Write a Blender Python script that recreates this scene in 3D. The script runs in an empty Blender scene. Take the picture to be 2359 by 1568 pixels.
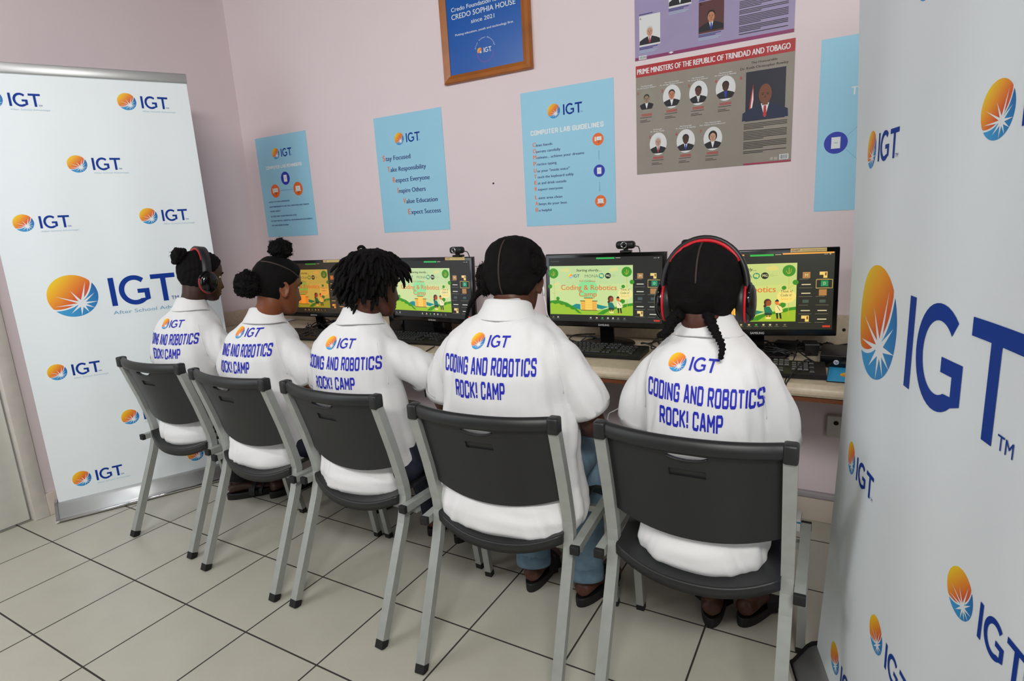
import bpy, bmesh, math, random
from mathutils import Vector, Matrix, noise
from mathutils.bvhtree import BVHTree
from mathutils.geometry import delaunay_2d_cdt

SC = bpy.context.scene
COL = SC.collection
R_ = math.radians
PI = math.pi

# ------------------------------------------------------------------ camera
RIGHT = Vector((0.866764, 0.495432, -0.057161))
DOWN = Vector((0.054601, -0.208196, -0.976562))
FWD = Vector((-0.49572, 0.843328, -0.207508))
cam_d = bpy.data.cameras.new('camera')
cam_d.sensor_width = 36.0
cam_d.sensor_fit = 'HORIZONTAL'
cam_d.lens = 1357.14 * 36 / 2359
cam_d.clip_start = 0.02
cam = bpy.data.objects.new('camera', cam_d)
COL.objects.link(cam)
cm = Matrix.Identity(4)
for i in range(3):
    cm[i][0] = RIGHT[i]
    cm[i][1] = -DOWN[i]
    cm[i][2] = -FWD[i]
cm[0][3], cm[1][3], cm[2][3] = 3.06879, -1.02534, 1.31994
cam.matrix_world = cm
SC.camera = cam

# ------------------------------------------------------------------ view, world, lights
SC.view_settings.view_transform = 'Standard'
SC.view_settings.look = 'None'
SC.view_settings.gamma = 1.0
SC.view_settings.use_curve_mapping = False
SC.view_settings.exposure = -0.06
wd = bpy.data.worlds.new('world')
SC.world = wd
wd.use_nodes = True
wd.node_tree.nodes['Background'].inputs['Color'].default_value = (0.85, 0.92, 1.0, 1)
wd.node_tree.nodes['Background'].inputs['Strength'].default_value = 0.6


def area(name, loc, aim, sx, sy, power, col):
    d = bpy.data.lights.new(name, 'AREA')
    d.shape = 'RECTANGLE'
    d.size, d.size_y = sx, sy
    d.energy = power
    d.color = col
    o = bpy.data.objects.new(name, d)
    COL.objects.link(o)
    o.location = loc
    o.rotation_euler = (Vector(aim) - Vector(loc)).to_track_quat('-Z', 'Y').to_euler()
    return o


# daylight coming in through the window of the front wall, the window of the left wall, and the ceiling lamps
area('daylight_front', (4.60, -2.72, 1.95), (1.2, 0.6, 1.0), 1.3, .8, 10, (1.0, 0.985, 0.96))
area('daylight_left', (-0.27, -2.00, 1.50), (0.25, 0.9, 0.45), 1.5, 1.3, 22, (0.86, 0.94, 1.0))
area('lamp_glow', (3.45, -1.85, 2.60), (1.2, 1.0, 1.0), 1.2, 0.35, 66, (1.0, 0.985, 0.955))
area('lamp_glow', (0.6, -1.6, 2.64), (0.6, 0.2, 0.6), 1.2, 0.30, 22, (0.98, 0.985, 1.0))


# ------------------------------------------------------------------ materials
def lin(c):
    out = []
    for x in c[:3]:
        x = x / 255.0
        out.append(x / 12.92 if x <= 0.04045 else ((x + 0.055) / 1.055) ** 2.4)
    return (*out, 1.0)


MATS = {}


def mat(name, rgb, rough=0.6, metal=0.0, emit=None, bump=0.0, bscale=200.0, vary=0.0, vscale=8.0, spec=0.5, sheen=0.0):
    if name in MATS:
        return MATS[name]
    m = bpy.data.materials.new(name)
    m.use_nodes = True
    nt = m.node_tree
    b = nt.nodes['Principled BSDF']
    b.inputs['Base Color'].default_value = lin(rgb)
    b.inputs['Roughness'].default_value = rough
    b.inputs['Metallic'].default_value = metal
    b.inputs['Specular IOR Level'].default_value = spec
    if sheen:
        b.inputs['Sheen Weight'].default_value = sheen
    if emit:
        b.inputs['Emission Color'].default_value = lin(rgb)
        b.inputs['Emission Strength'].default_value = emit
        b.inputs['Base Color'].default_value = (0.01, 0.01, 0.01, 1)
    tc = nt.nodes.new('ShaderNodeTexCoord')
    if bump:
        n = nt.nodes.new('ShaderNodeTexNoise')
        n.inputs['Scale'].default_value = bscale
        n.inputs['Detail'].default_value = 3
        bp = nt.nodes.new('ShaderNodeBump')
        bp.inputs['Strength'].default_value = bump
        bp.inputs['Distance'].default_value = 0.002
        nt.links.new(tc.outputs['Object'], n.inputs['Vector'])
        nt.links.new(n.outputs['Fac'], bp.inputs['Height'])
        nt.links.new(bp.outputs['Normal'], b.inputs['Normal'])
    if vary:
        n = nt.nodes.new('ShaderNodeTexNoise')
        n.inputs['Scale'].default_value = vscale
        n.inputs['Detail'].default_value = 4
        mp = nt.nodes.new('ShaderNodeMapRange')
        mp.inputs['From Min'].default_value = 0.3
        mp.inputs['From Max'].default_value = 0.7
        mp.inputs['To Min'].default_value = 1 - vary
        mp.inputs['To Max'].default_value = 1 + vary * 0.6
        hs = nt.nodes.new('ShaderNodeHueSaturation')
        hs.inputs['Color'].default_value = lin(rgb)
        nt.links.new(tc.outputs['Object'], n.inputs['Vector'])
        nt.links.new(n.outputs['Fac'], mp.inputs['Value'])
        nt.links.new(mp.outputs['Result'], hs.inputs['Value'])
        nt.links.new(hs.outputs['Color'], b.inputs['Base Color'])
    MATS[name] = m
    return m


def ramp_mat(name, stops, rough=0.55, emit=0.0):
    """printed colour blend running along the mesh's own u coordinate"""
    if name in MATS:
        return MATS[name]
    m = bpy.data.materials.new(name)
    m.use_nodes = True
    nt = m.node_tree
    b = nt.nodes['Principled BSDF']
    b.inputs['Roughness'].default_value = rough
    uv = nt.nodes.new('ShaderNodeUVMap')
    uv.uv_map = 'UVMap'
    sp = nt.nodes.new('ShaderNodeSeparateXYZ')
    cr = nt.nodes.new('ShaderNodeValToRGB')
    el = cr.color_ramp.elements
    while len(el) < len(stops):
        el.new(0.5)
    for e, (p, c) in zip(el, stops):
        e.position = p
        e.color = lin(c)
    nt.links.new(uv.outputs['UV'], sp.inputs['Vector'])
    nt.links.new(sp.outputs['X'], cr.inputs['Fac'])
    nt.links.new(cr.outputs['Color'], b.inputs['Base Color'])
    if emit:
        nt.links.new(cr.outputs['Color'], b.inputs['Emission Color'])
        b.inputs['Emission Strength'].default_value = emit
    MATS[name] = m
    return m


# ------------------------------------------------------------------ mesh gathering
class G:
    def __init__(s):
        s.v, s.f, s.m, s.sm, s.t = [], [], [], [], {}
        s.mats = []

    def mi(s, m):
        if m not in s.mats:
            s.mats.append(m)
        return s.mats.index(m)

    def add(s, vs, fs, m, smooth=False, M=None, t=None):
        o = len(s.v)
        k = s.mi(m)
        for i, p in enumerate(vs):
            p = Vector(p)
            s.v.append(M @ p if M is not None else p)
            if t is not None:
                s.t[o + i] = t[i]
        for f in fs:
            s.f.append(tuple(o + i for i in f))
            s.m.append(k)
            s.sm.append(smooth)
        return s

    def box(s, lo, hi, m, M=None, r=0.0, seg=2):
        if r <= 0:
            x0, y0, z0 = lo
            x1, y1, z1 = hi
            vs = [(x0, y0, z0), (x1, y0, z0), (x1, y1, z0), (x0, y1, z0), (x0, y0, z1), (x1, y0, z1), (x1, y1, z1), (x0, y1, z1)]
            fs = [(0, 3, 2, 1), (4, 5, 6, 7), (0, 1, 5, 4), (1, 2, 6, 5), (2, 3, 7, 6), (3, 0, 4, 7)]
            return s.add(vs, fs, m, False, M)
        bm = bmesh.new()
        bmesh.ops.create_cube(bm, size=1.0)
        for v in bm.verts:
            for i in range(3):
                v.co[i] = lo[i] + (v.co[i] + 0.5) * (hi[i] - lo[i])
        bmesh.ops.bevel(bm, geom=list(bm.edges), offset=r, segments=seg, profile=0.5, affect='EDGES', clamp_overlap=True)
        return s.bm(bm, m, True, M)

    def bm(s, bm, m, smooth=False, M=None):
        bm.verts.index_update()
        vs = [v.co.copy() for v in bm.verts]
        fs = [tuple(v.index for v in f.verts) for f in bm.faces]
        bm.free()
        return s.add(vs, fs, m, smooth, M)

    def loft(s, rings, m, smooth=True, M=None, cap=True, closed=True):
        n = len(rings[0])
        vs = [p for r in rings for p in r]
        fs = []
        for i in range(len(rings) - 1):
            for j in range(n if closed else n - 1):
                k = (j + 1) % n
                fs.append((i * n + j, i * n + k, (i + 1) * n + k, (i + 1) * n + j))
        if cap and closed:
            fs.append(tuple(range(n - 1, -1, -1)))
            fs.append(tuple((len(rings) - 1) * n + j for j in range(n)))
        return s.add(vs, fs, m, smooth, M)

    def tube(s, pts, r, m, n=8, M=None, sec=None, cap=True, smooth=True, up=None):
        """sweep a round (or given) section along pts; r is a number or a list"""
        pts = [Vector(p) for p in pts]
        N = len(pts)
        rr = r if isinstance(r, (list, tuple)) else [r] * N
        tg = []
        for i in range(N):
            d = pts[min(i + 1, N - 1)] - pts[max(i - 1, 0)]
            tg.append(d.normalized() if d.length > 1e-9 else Vector((0, 0, 1)))
        a = Vector(up) if up is not None else (Vector((0, 0, 1)) if abs(tg[0].z) < 0.9 else Vector((1, 0, 0)))
        a = (a - tg[0] * a.dot(tg[0])).normalized()
        rings = []
        for i in range(N):
            if i:
                a = (a - tg[i] * a.dot(tg[i]))
                a.normalize()
            b = tg[i].cross(a)
            if sec is None:
                rings.append([pts[i] + (a * math.cos(2 * PI * k / n) + b * math.sin(2 * PI * k / n)) * rr[i] for k in range(n)])
            else:
                rings.append([pts[i] + (a * u + b * w) * rr[i] for u, w in sec])
        return s.loft(rings, m, smooth, M, cap)

    def lathe(s, prof, m, n=24, M=None, smooth=True):
        rings = [[(rad * math.cos(2 * PI * k / n), rad * math.sin(2 * PI * k / n), z) for k in range(n)] for rad, z in prof]
        return s.loft(rings, m, smooth, M)

    def ball(s, c, r, m, M=None, nu=16, nv=10):
        c = Vector(c)
        rr = r if isinstance(r, (tuple, list)) else (r, r, r)
        rings = []
        for i in range(nv + 1):
            th = -PI / 2 + PI * (0.02 + 0.96 * i / nv)
            rings.append([(c.x + rr[0] * math.cos(th) * math.cos(2 * PI * k / nu), c.y + rr[1] * math.cos(th) * math.sin(2 * PI * k / nu), c.z + rr[2] * math.sin(th)) for k in range(nu)])
        return s.loft(rings, m, True, M)

    def merge(s, g, M=None):
        o = len(s.v)
        mp = [s.mi(m) for m in g.mats]
        for p in g.v:
            s.v.append(M @ p if M is not None else p.copy())
        for i, t in g.t.items():
            s.t[o + i] = t
        for f, k, q in zip(g.f, g.m, g.sm):
            s.f.append(tuple(o + i for i in f))
            s.m.append(mp[k])
            s.sm.append(q)
        return s


def mesh_of(name, g):
    me = bpy.data.meshes.new(name)
    me.from_pydata([tuple(p) for p in g.v], [], g.f)
    for m in g.mats:
        me.materials.append(m)
    me.polygons.foreach_set('material_index', g.m)
    me.polygons.foreach_set('use_smooth', g.sm)
    if g.t:
        uv = me.uv_layers.new(name='UVMap')
        for l in me.loops:
            uv.data[l.index].uv = (g.t.get(l.vertex_index, 0.0), 0.5)
    me.update()
    return me


def obj(name, g, parent=None, loc=None, rot=None, label=None):
    o = bpy.data.objects.new(name, mesh_of(name, g))
    COL.objects.link(o)
    if parent is not None:
        o.parent = parent
    if loc is not None:
        o.location = loc
    if rot is not None:
        o.rotation_euler = rot
    if label:
        o['label'] = label
    return o


def tag(o, label, cat, group=None, kind=None):
    o['label'] = label
    o['category'] = cat
    if group:
        o['group'] = group
    if kind:
        o['kind'] = kind
    return o


def thing(name, label, cat, loc=(0, 0, 0), rz=0.0, group=None, rot=None):
    o = bpy.data.objects.new(name, None)
    o.empty_display_size = 0.1
    COL.objects.link(o)
    o.location = loc
    o.rotation_euler = rot if rot is not None else (0, 0, rz)
    return tag(o, label, cat, group)


def struct(name, g):
    o = obj(name, g)
    o['kind'] = 'structure'
    return o


def copy_tree(o, parent=None):
    c = o.copy()
    COL.objects.link(c)
    if parent is not None:
        c.parent = parent
    for ch in list(o.children):
        copy_tree(ch, c)
    return c


def remeshed(g, voxel, m, smooth=2, fac=0.5):
    """union of the closed shells gathered in g, as one smooth surface"""
    me = mesh_of('tmp', g)
    o = bpy.data.objects.new('tmp', me)
    COL.objects.link(o)
    md = o.modifiers.new('r', 'REMESH')
    md.mode = 'VOXEL'
    md.voxel_size = voxel
    sm = o.modifiers.new('s', 'SMOOTH')
    sm.factor = fac
    sm.iterations = smooth
    dg = bpy.context.evaluated_depsgraph_get()
    dg.update()
    ev = o.evaluated_get(dg)
    m2 = bpy.data.meshes.new_from_object(ev)
    out = G()
    out.add([v.co.copy() for v in m2.vertices], [tuple(p.vertices) for p in m2.polygons], m, True)
    bpy.data.objects.remove(o)
    bpy.data.meshes.remove(me)
    bpy.data.meshes.remove(m2)
    return out


def spline(pts, n=8):
    """Catmull-Rom through pts"""
    P = [Vector(p) for p in pts]
    P = [P[0] * 2 - P[1]] + P + [P[-1] * 2 - P[-2]]
    out = []
    for i in range(1, len(P) - 2):
        a, b, c, d = P[i - 1], P[i], P[i + 1], P[i + 2]
        for k in range(n):
            t = k / n
            out.append(0.5 * ((2 * b) + (c - a) * t + (2 * a - 5 * b + 4 * c - d) * t * t + (3 * b - a - 3 * c + d) * t ** 3))
    out.append(P[-2])
    return out


# ------------------------------------------------------------------ flat printing
def inside(p, loops):
    r = False
    x, y = p
    for L in loops:
        j = len(L) - 1
        for i in range(len(L)):
            xi, yi = L[i]
            xj, yj = L[j]
            if (yi > y) != (yj > y) and x < (xj - xi) * (y - yi) / (yj - yi) + xi:
                r = not r
            j = i
    return r


def cdt(loops, grid=0.0):
    vs, es = [], []
    for L in loops:
        o = len(vs)
        vs += [Vector(p) for p in L]
        es += [(o + i, o + (i + 1) % len(L)) for i in range(len(L))]
    if grid:
        x0 = min(v.x for v in vs); x1 = max(v.x for v in vs)
        y0 = min(v.y for v in vs); y1 = max(v.y for v in vs)
        nx, ny = int((x1 - x0) / grid) + 1, int((y1 - y0) / grid) + 1
        for i in range(1, nx):
            for j in range(1, ny):
                p = Vector((x0 + (x1 - x0) * i / nx, y0 + (y1 - y0) * j / ny))
                if inside(p, loops):
                    vs.append(p)
    r = delaunay_2d_cdt(vs, es, [], 0, 1e-7)
    V = [tuple(v) for v in r[0]]
    T = []
    for f in r[2]:
        c = (sum(V[i][0] for i in f) / len(f), sum(V[i][1] for i in f) / len(f))
        if inside(c, loops):
            T.append(tuple(f))
    return V, T


def ell(cx, cy, rx, ry, n=32, a0=0, a1=2 * PI):
    full = abs(a1 - a0 - 2 * PI) < 1e-6
    k = n if full else n + 1
    return [(cx + rx * math.cos(a0 + (a1 - a0) * i / n), cy + ry * math.sin(a0 + (a1 - a0) * i / n)) for i in range(k)]


TXT = {}


def text_tris(s):
    """triangles of a string in the built-in typeface, scaled to cap height 1"""
    if s in TXT:
        return TXT[s]
    c = bpy.data.curves.new('t', 'FONT')
    c.body = s
    c.resolution_u = 3
    o = bpy.data.objects.new('t', c)
    COL.objects.link(o)
    dg = bpy.context.evaluated_depsgraph_get()
    dg.update()
    me = bpy.data.meshes.new_from_object(o.evaluated_get(dg))
    V = [(v.co.x / 0.7, v.co.y / 0.7) for v in me.vertices]
    T = [tuple(p.vertices) for p in me.polygons]
    bpy.data.objects.remove(o)
    bpy.data.curves.remove(c)
    bpy.data.meshes.remove(me)
    if V:
        x0 = min(v[0] for v in V)
        V = [(v[0] - x0, v[1]) for v in V]
    TXT[s] = (V, T)
    return TXT[s]


_c = 0.14
BLOCK = {
    'C': (1, [[(1, .74), (1, .88), (.85, 1), (.15, 1), (0, .88), (0, .12), (.15, 0), (.85, 0), (1, .12), (1, .26)]]),
    'O': (1, [[(0, .12), (0, .88), (.15, 1), (.85, 1), (1, .88), (1, .12), (.85, 0), (.15, 0), (0, .12)]]),
    'D': (1, [[(0, 0), (0, 1), (.82, 1), (1, .88), (1, .12), (.82, 0), (0, 0)]]),
    'I': (.02, [[(.5, 0), (.5, 1)]]),
    'N': (1, [[(0, 0), (0, 1), (1, 0), (1, 1)]]),
    'G': (1, [[(1, .74), (1, .88), (.85, 1), (.15, 1), (0, .88), (0, .12), (.15, 0), (.85, 0), (1, .12), (1, .47), (.55, .47)]]),
    'A': (1, [[(0, 0), (.38, 1), (.62, 1), (1, 0)], [(.14, .28), (.86, .28)]]),
    'R': (1, [[(0, 0), (0, 1), (.85, 1), (1, .88), (1, .6), (.85, .48), (0, .48)], [(.55, .48), (1, 0)]]),
    'B': (1, [[(0, 0), (0, 1), (.8, 1), (.95, .9), (.95, .62), (.8, .52), (0, .52)], [(.8, .52), (1, .42), (1, .12), (.85, 0), (0, 0)]]),
    'T': (1, [[(0, 1), (1, 1)], [(.5, 0), (.5, 1)]]),
    'S': (1, [[(1, .76), (1, .88), (.85, 1), (.15, 1), (0, .88), (0, .64), (.15, .53), (.85, .47), (1, .36), (1, .12), (.85, 0), (.15, 0), (0, .12), (0, .24)]]),
    'K': (1, [[(0, 0), (0, 1)], [(1, 1), (0, .42)], [(.32, .6), (1, 0)]]),
    'M': (1.3, [[(0, 0), (0, 1), (.5, .35), (1, 1), (1, 0)]]),
    'P': (1, [[(0, 0), (0, 1), (.85, 1), (1, .88), (1, .58), (.85, .45), (0, .45)]]),
    'E': (.9, [[(1, 1), (0, 1), (0, 0), (1, 0)], [(0, .5), (.8, .5)]]),
    'U': (1, [[(0, 1), (0, .12), (.15, 0), (.85, 0), (1, .12), (1, 1)]]),
    'L': (.85, [[(0, 1), (0, 0), (1, 0)]]),
    '!': (.02, [[(.5, 1), (.5, .34)], [(.5, .16), (.5, 0)]]),
}


def block_tris(s, width, capw=0.44, gap=0.27, wt=0.17):
    """octagonal condensed capitals, cap height 1; returns triangles scaled to WIDTH/cap ratio"""
    V, T = [], []
    x = 0.0
    for ch in s:
        if ch == ' ':
            x += 0.36
            continue
        w, strokes = BLOCK[ch]
        w *= capw
        quads = []
        for st in strokes:
            P = [(x + p[0] * w, p[1] * (1 - wt) + wt / 2) for p in st]
            for a, b in zip(P, P[1:]):
                dx, dy = b[0] - a[0], b[1] - a[1]
                L = math.hypot(dx, dy)
                nx, ny = -dy / L * wt / 2, dx / L * wt / 2
                e = wt * 0.2
                ex, ey = dx / L * e, dy / L * e
                quads.append([(a[0] - nx - ex, a[1] - ny - ey), (b[0] - nx + ex, b[1] - ny + ey), (b[0] + nx + ex, b[1] + ny + ey), (a[0] + nx - ex, a[1] + ny - ey)])
        vs = [Vector(p) for q in quads for p in q]
        es = [(4 * i + j, 4 * i + (j + 1) % 4) for i in range(len(quads)) for j in range(4)]
        r = delaunay_2d_cdt(vs, es, [], 0, 1e-6)
        o = len(V)
        V += [tuple(v) for v in r[0]]
        for f in r[2]:
            c = (sum(r[0][i].x for i in f) / len(f), sum(r[0][i].y for i in f) / len(f))
            if any(inside(c, [q]) for q in quads):
                T.append(tuple(o + i for i in f))
        x += w + gap
    tot = x - gap
    k = width / tot
    return [(v[0] * k, v[1]) for v in V], T


def split_tris(V, T, L):
    V = list(V)
    out = []
    st = list(T)
    cache = {}
    while st:
        t = st.pop()
        if len(t) > 3:
            for i in range(1, len(t) - 1):
                st.append((t[0], t[i], t[i + 1]))
            continue
        e = [(math.dist(V[t[i]], V[t[(i + 1) % 3]]), i) for i in range(3)]
        d, i = max(e)
        if d <= L:
            out.append(t)
            continue
        a, b, c = t[i], t[(i + 1) % 3], t[(i + 2) % 3]
        k = (min(a, b), max(a, b))
        if k not in cache:
            V.append(((V[a][0] + V[b][0]) / 2, (V[a][1] + V[b][1]) / 2))
            cache[k] = len(V) - 1
        mm = cache[k]
        st += [(a, mm, c), (mm, b, c)]
    return V, out


WARM = [(0.0, (250, 214, 20)), (0.35, (246, 160, 24)), (0.7, (228, 92, 36)), (1.0, (205, 50, 40))]
COOL = [(0.0, (60, 170, 225)), (0.5, (20, 120, 190)), (1.0, (10, 70, 150))]


class Print:
    """puts flat shapes on a surface: fn(x, y, lift) gives the 3-D point"""

    def __init__(s, g, fn, L=0.0, step=0.0002):
        s.g, s.fn, s.L, s.step, s.k = g, fn, L, step, 1

    def tris(s, V, T, m, t=None, up=True):
        if s.L and t is None:
            V, T = split_tris(V, T, s.L)
        lift = s.k * s.step
        P = [s.fn(x, y, lift) for x, y in V]
        ok = [p is not None for p in P]
        T = [f for f in T if all(ok[i] for i in f)]
        P = [p if p is not None else Vector((0, 0, 0)) for p in P]
        s.g.add(P, T, m, False, None, t)
        if up:
            s.k += 1

    def poly(s, pts, m):
        V, T = cdt([pts], s.L)
        s.tris(V, T, m, [0.0] * len(V) if s.L else None)

    def rect(s, x0, y0, x1, y1, m):
        s.poly([(x0, y0), (x1, y0), (x1, y1), (x0, y1)], m)

    def ellipse(s, cx, cy, rx, ry, m, n=32):
        s.poly(ell(cx, cy, rx, ry, n), m)

    def line(s, pts, w, m):
        for a, b in zip(pts, pts[1:]):
            dx, dy = b[0] - a[0], b[1] - a[1]
            L = math.hypot(dx, dy) or 1e-9
            nx, ny = -dy / L * w / 2, dx / L * w / 2
            s.poly([(a[0] - nx, a[1] - ny), (b[0] - nx, b[1] - ny), (b[0] + nx, b[1] + ny), (a[0] + nx, a[1] + ny)], m)

    def text(s, t, x0, x1, y, cap, m, rise=0.0, slant=0.0, bold=0.0):
        """string from x0 to x1 with its baseline at y; rise lifts the far end"""
        V, T = text_tris(t)
        if not V:
            return
        w = max(v[0] for v in V)
        k = (x1 - x0) / w if x1 is not None else cap
        V2 = [(x0 + v[0] * k + v[1] * cap * slant, y + v[1] * cap + rise * v[0] / w) for v in V]
        k0 = s.k
        s.tris(V2, T, m)
        if bold:
            s.tris([(a + bold, b) for a, b in V2], T, m)
        s.k = k0

    def block(s, t, x0, x1, y, cap, m, rise=0.0, **kw):
        V, T = block_tris(t, (x1 - x0) / cap, **kw)
        s.tris([(x0 + v[0] * cap, y + v[1] * cap + rise * v[0] * cap / (x1 - x0)) for v in V], T, m, up=False)

    def logo(s, x, y, h, ink, white, warm, cool, tag_m=None, rot=0.0, tm=True, big=None, shear=0.0):
        """sun ball and three letters; (x, y) is the ball's centre, h the letter height"""
        cr, sr = math.cos(rot), math.sin(rot)
        k0 = s.k

        def at(p):
            a, b = p[0] * h + p[1] * h * shear, p[1] * h
            return (x + a * cr - b * sr, y + a * sr + b * cr)
        rb = 0.70 if big is None else big
        r1, r2 = 1.42, 1.49
        cx, cy = -0.64, 0.83
        outer = ell(0, 0, 1, 1, 48)
        gr = 0.16
        # the two colour fields, cut from the disc by an arc
        for fld, mm in ((0, warm), (1, cool)):
            rr = r1 if fld == 0 else r2
            loop = []
            for p in ell(0, 0, 1, 1, 96):
                d = math.hypot(p[0] - cx, p[1] - cy)
                if (d < rr) == (fld == 0):
                    loop.append(p)
            ang = sorted(math.atan2(p[1], p[0]) for p in loop)
            # order the kept rim points starting after the widest gap
            gaps = [((ang[(i + 1) % len(ang)] - ang[i]) % (2 * PI), i) for i in range(len(ang))]
            gi = max(gaps)[1]
            ang = ang[gi + 1:] + ang[:gi + 1]
            rim = [(math.cos(a), math.sin(a)) for a in ang]
            a0 = math.atan2(rim[-1][1] - cy, rim[-1][0] - cx)
            a1 = math.atan2(rim[0][1] - cy, rim[0][0] - cx)
            arc = [(cx + rr * math.cos(a0 + (a1 - a0) * i / 24), cy + rr * math.sin(a0 + (a1 - a0) * i / 24)) for i in range(1, 24)]
            V, T = cdt([rim + arc], gr)
            if fld == 0:
                tt = [min(1, max(0, ((p[0] + 0.75) * 0.55 + (0.75 - p[1]) * 0.55) / 1.35)) for p in V]
            else:
                tt = [min(1, max(0, abs(math.atan2(p[1] - 0.6, p[0] - 0.6) + 2.4) * 0.35 + 0.1)) for p in V]
            s.tris([at((p[0] * rb, p[1] * rb)) for p in V], T, mm, tt, up=False)
        s.k += 1
        tips = [(.57, .62), (-.07, .25), (-.67, .04), (-.77, -.44), (-.19, -.83), (.2, -.98), (.52, -.85), (.78, -.66), (.96, -.36), (.85, .05)]
        sc = (.30, -.40)
        n = len(tips)
        an = [math.atan2(t[1] - sc[1], t[0] - sc[0]) for t in tips]
        star = []
        for i in range(n):
            j = (i + 1) % n
            star.append(tips[i])
            d = ((an[j] - an[i] + PI) % (2 * PI)) - PI
            a = an[i] + d / 2
            star.append((sc[0] + .17 * math.cos(a), sc[1] + .17 * math.sin(a)))
        V, T = cdt([star], 0)
        V2 = [at((p[0] * rb, p[1] * rb)) for p in V]
        s.tris(V2, T, white)
        o = rb - 0.70
        st = .165
        s.tris([at(p) for p in [(1.05 + o, -.5), (1.05 + o + st, -.5), (1.05 + o + st, .5), (1.05 + o, .5)]], [(0, 1, 2), (0, 2, 3)], ink, up=False)
        gx = 1.80 + o
        rx, ry = .48, .53
        a0, a1 = R_(48), R_(318)
        rim = ell(gx, 0, rx, ry, 30, a0, a1)
        inn = ell(gx, 0, rx - st, ry - st, 30, R_(44), R_(300))
        rim[-1] = (gx + rx - .03, -.36)
        loop = rim + [(gx + rx - .03, .03), (gx + .08, .03), (gx + .08, -.12), (gx + rx - .03 - st, -.12), (gx + rx - .03 - st, -.31)] + inn[::-1]
        V, T = cdt([loop], 0)
        s.tris([at(p) for p in V], T, ink, up=False)
        tx = 2.34 + o
        s.tris([at(p) for p in [(tx, .5 - st), (tx + .78, .5 - st), (tx + .78, .5), (tx, .5)]], [(0, 1, 2), (0, 2, 3)], ink, up=False)
        s.tris([at(p) for p in [(tx + .305, -.5), (tx + .305 + st, -.5), (tx + .305 + st, .5 - st + .01), (tx + .305, .5 - st + .01)]], [(0, 1, 2), (0, 2, 3)], ink)
        if tm:
            V, T = text_tris('TM')
            k = .13
            s.tris([at((tx + .56 + v[0] * k, -.48 + v[1] * k)) for v in V], T, ink)
        if tag_m is not None:
            V, T = text_tris('After School Advantage')
            w = max(v[0] for v in V)
            s.tris([at((1.05 + v[0] / w * 2.55, -.80 + v[1] * .125)) for v in V], T, tag_m)
        s.k = k0

# ------------------------------------------------------------------ palette
M_WALL = mat('painted_wall', (234, 219, 222), 0.75, bump=0.12, bscale=60, vary=0.03, vscale=1.5)
M_CEIL = mat('ceiling_paint', (150, 146, 142), 0.8, bump=0.05, bscale=90)
M_TRIM = mat('trim_paint', (212, 206, 198), 0.5, vary=0.06, vscale=20)
M_DOOR = mat('door_paint', (226, 226, 218), 0.45, vary=0.05, vscale=14)
M_BASE = mat('skirting_tile', (205, 192, 180), 0.4, vary=0.08, vscale=14)
M_DARK = mat('dark_gap', (30, 26, 24), 0.8)
M_WHITE = mat('white_print', (236, 240, 242), 0.6)
M_VINYL = mat('banner_vinyl', (238, 245, 248), 0.5, bump=0.05, bscale=500, vary=0.015, vscale=3)
M_ALU = mat('brushed_aluminium', (186, 187, 186), 0.36, 0.45, bump=0.03, bscale=400)
M_CHROME = mat('polished_chrome', (215, 215, 218), 0.12, 1.0)
M_INK = mat('royal_blue_ink', (4, 56, 150), 0.6, spec=.2)
M_INK2 = mat('shirt_blue_ink', (22, 32, 176), 0.7)
M_PALE = mat('pale_blue_ink', (128, 176, 208), 0.55)
M_FAINT = mat('faint_blue_ink', (176, 206, 222), 0.55)
M_WARM = ramp_mat('sun_colours', WARM)
M_COOL = ramp_mat('sea_colours', COOL)
M_POST = mat('light_blue_paper', (156, 213, 238), 0.5, vary=0.015, vscale=5)
M_NAVY = mat('navy_ink', (22, 44, 122), 0.5)
M_ORNG = mat('orange_ink', (240, 112, 38), 0.5)
M_BLUE = mat('cobalt_ink', (30, 52, 178), 0.5)
M_BLACK = mat('black_plastic', (17, 17, 18), 0.45, bump=0.04, bscale=600)
M_GLOSS = mat('gloss_black', (10, 10, 11), 0.14)


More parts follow.
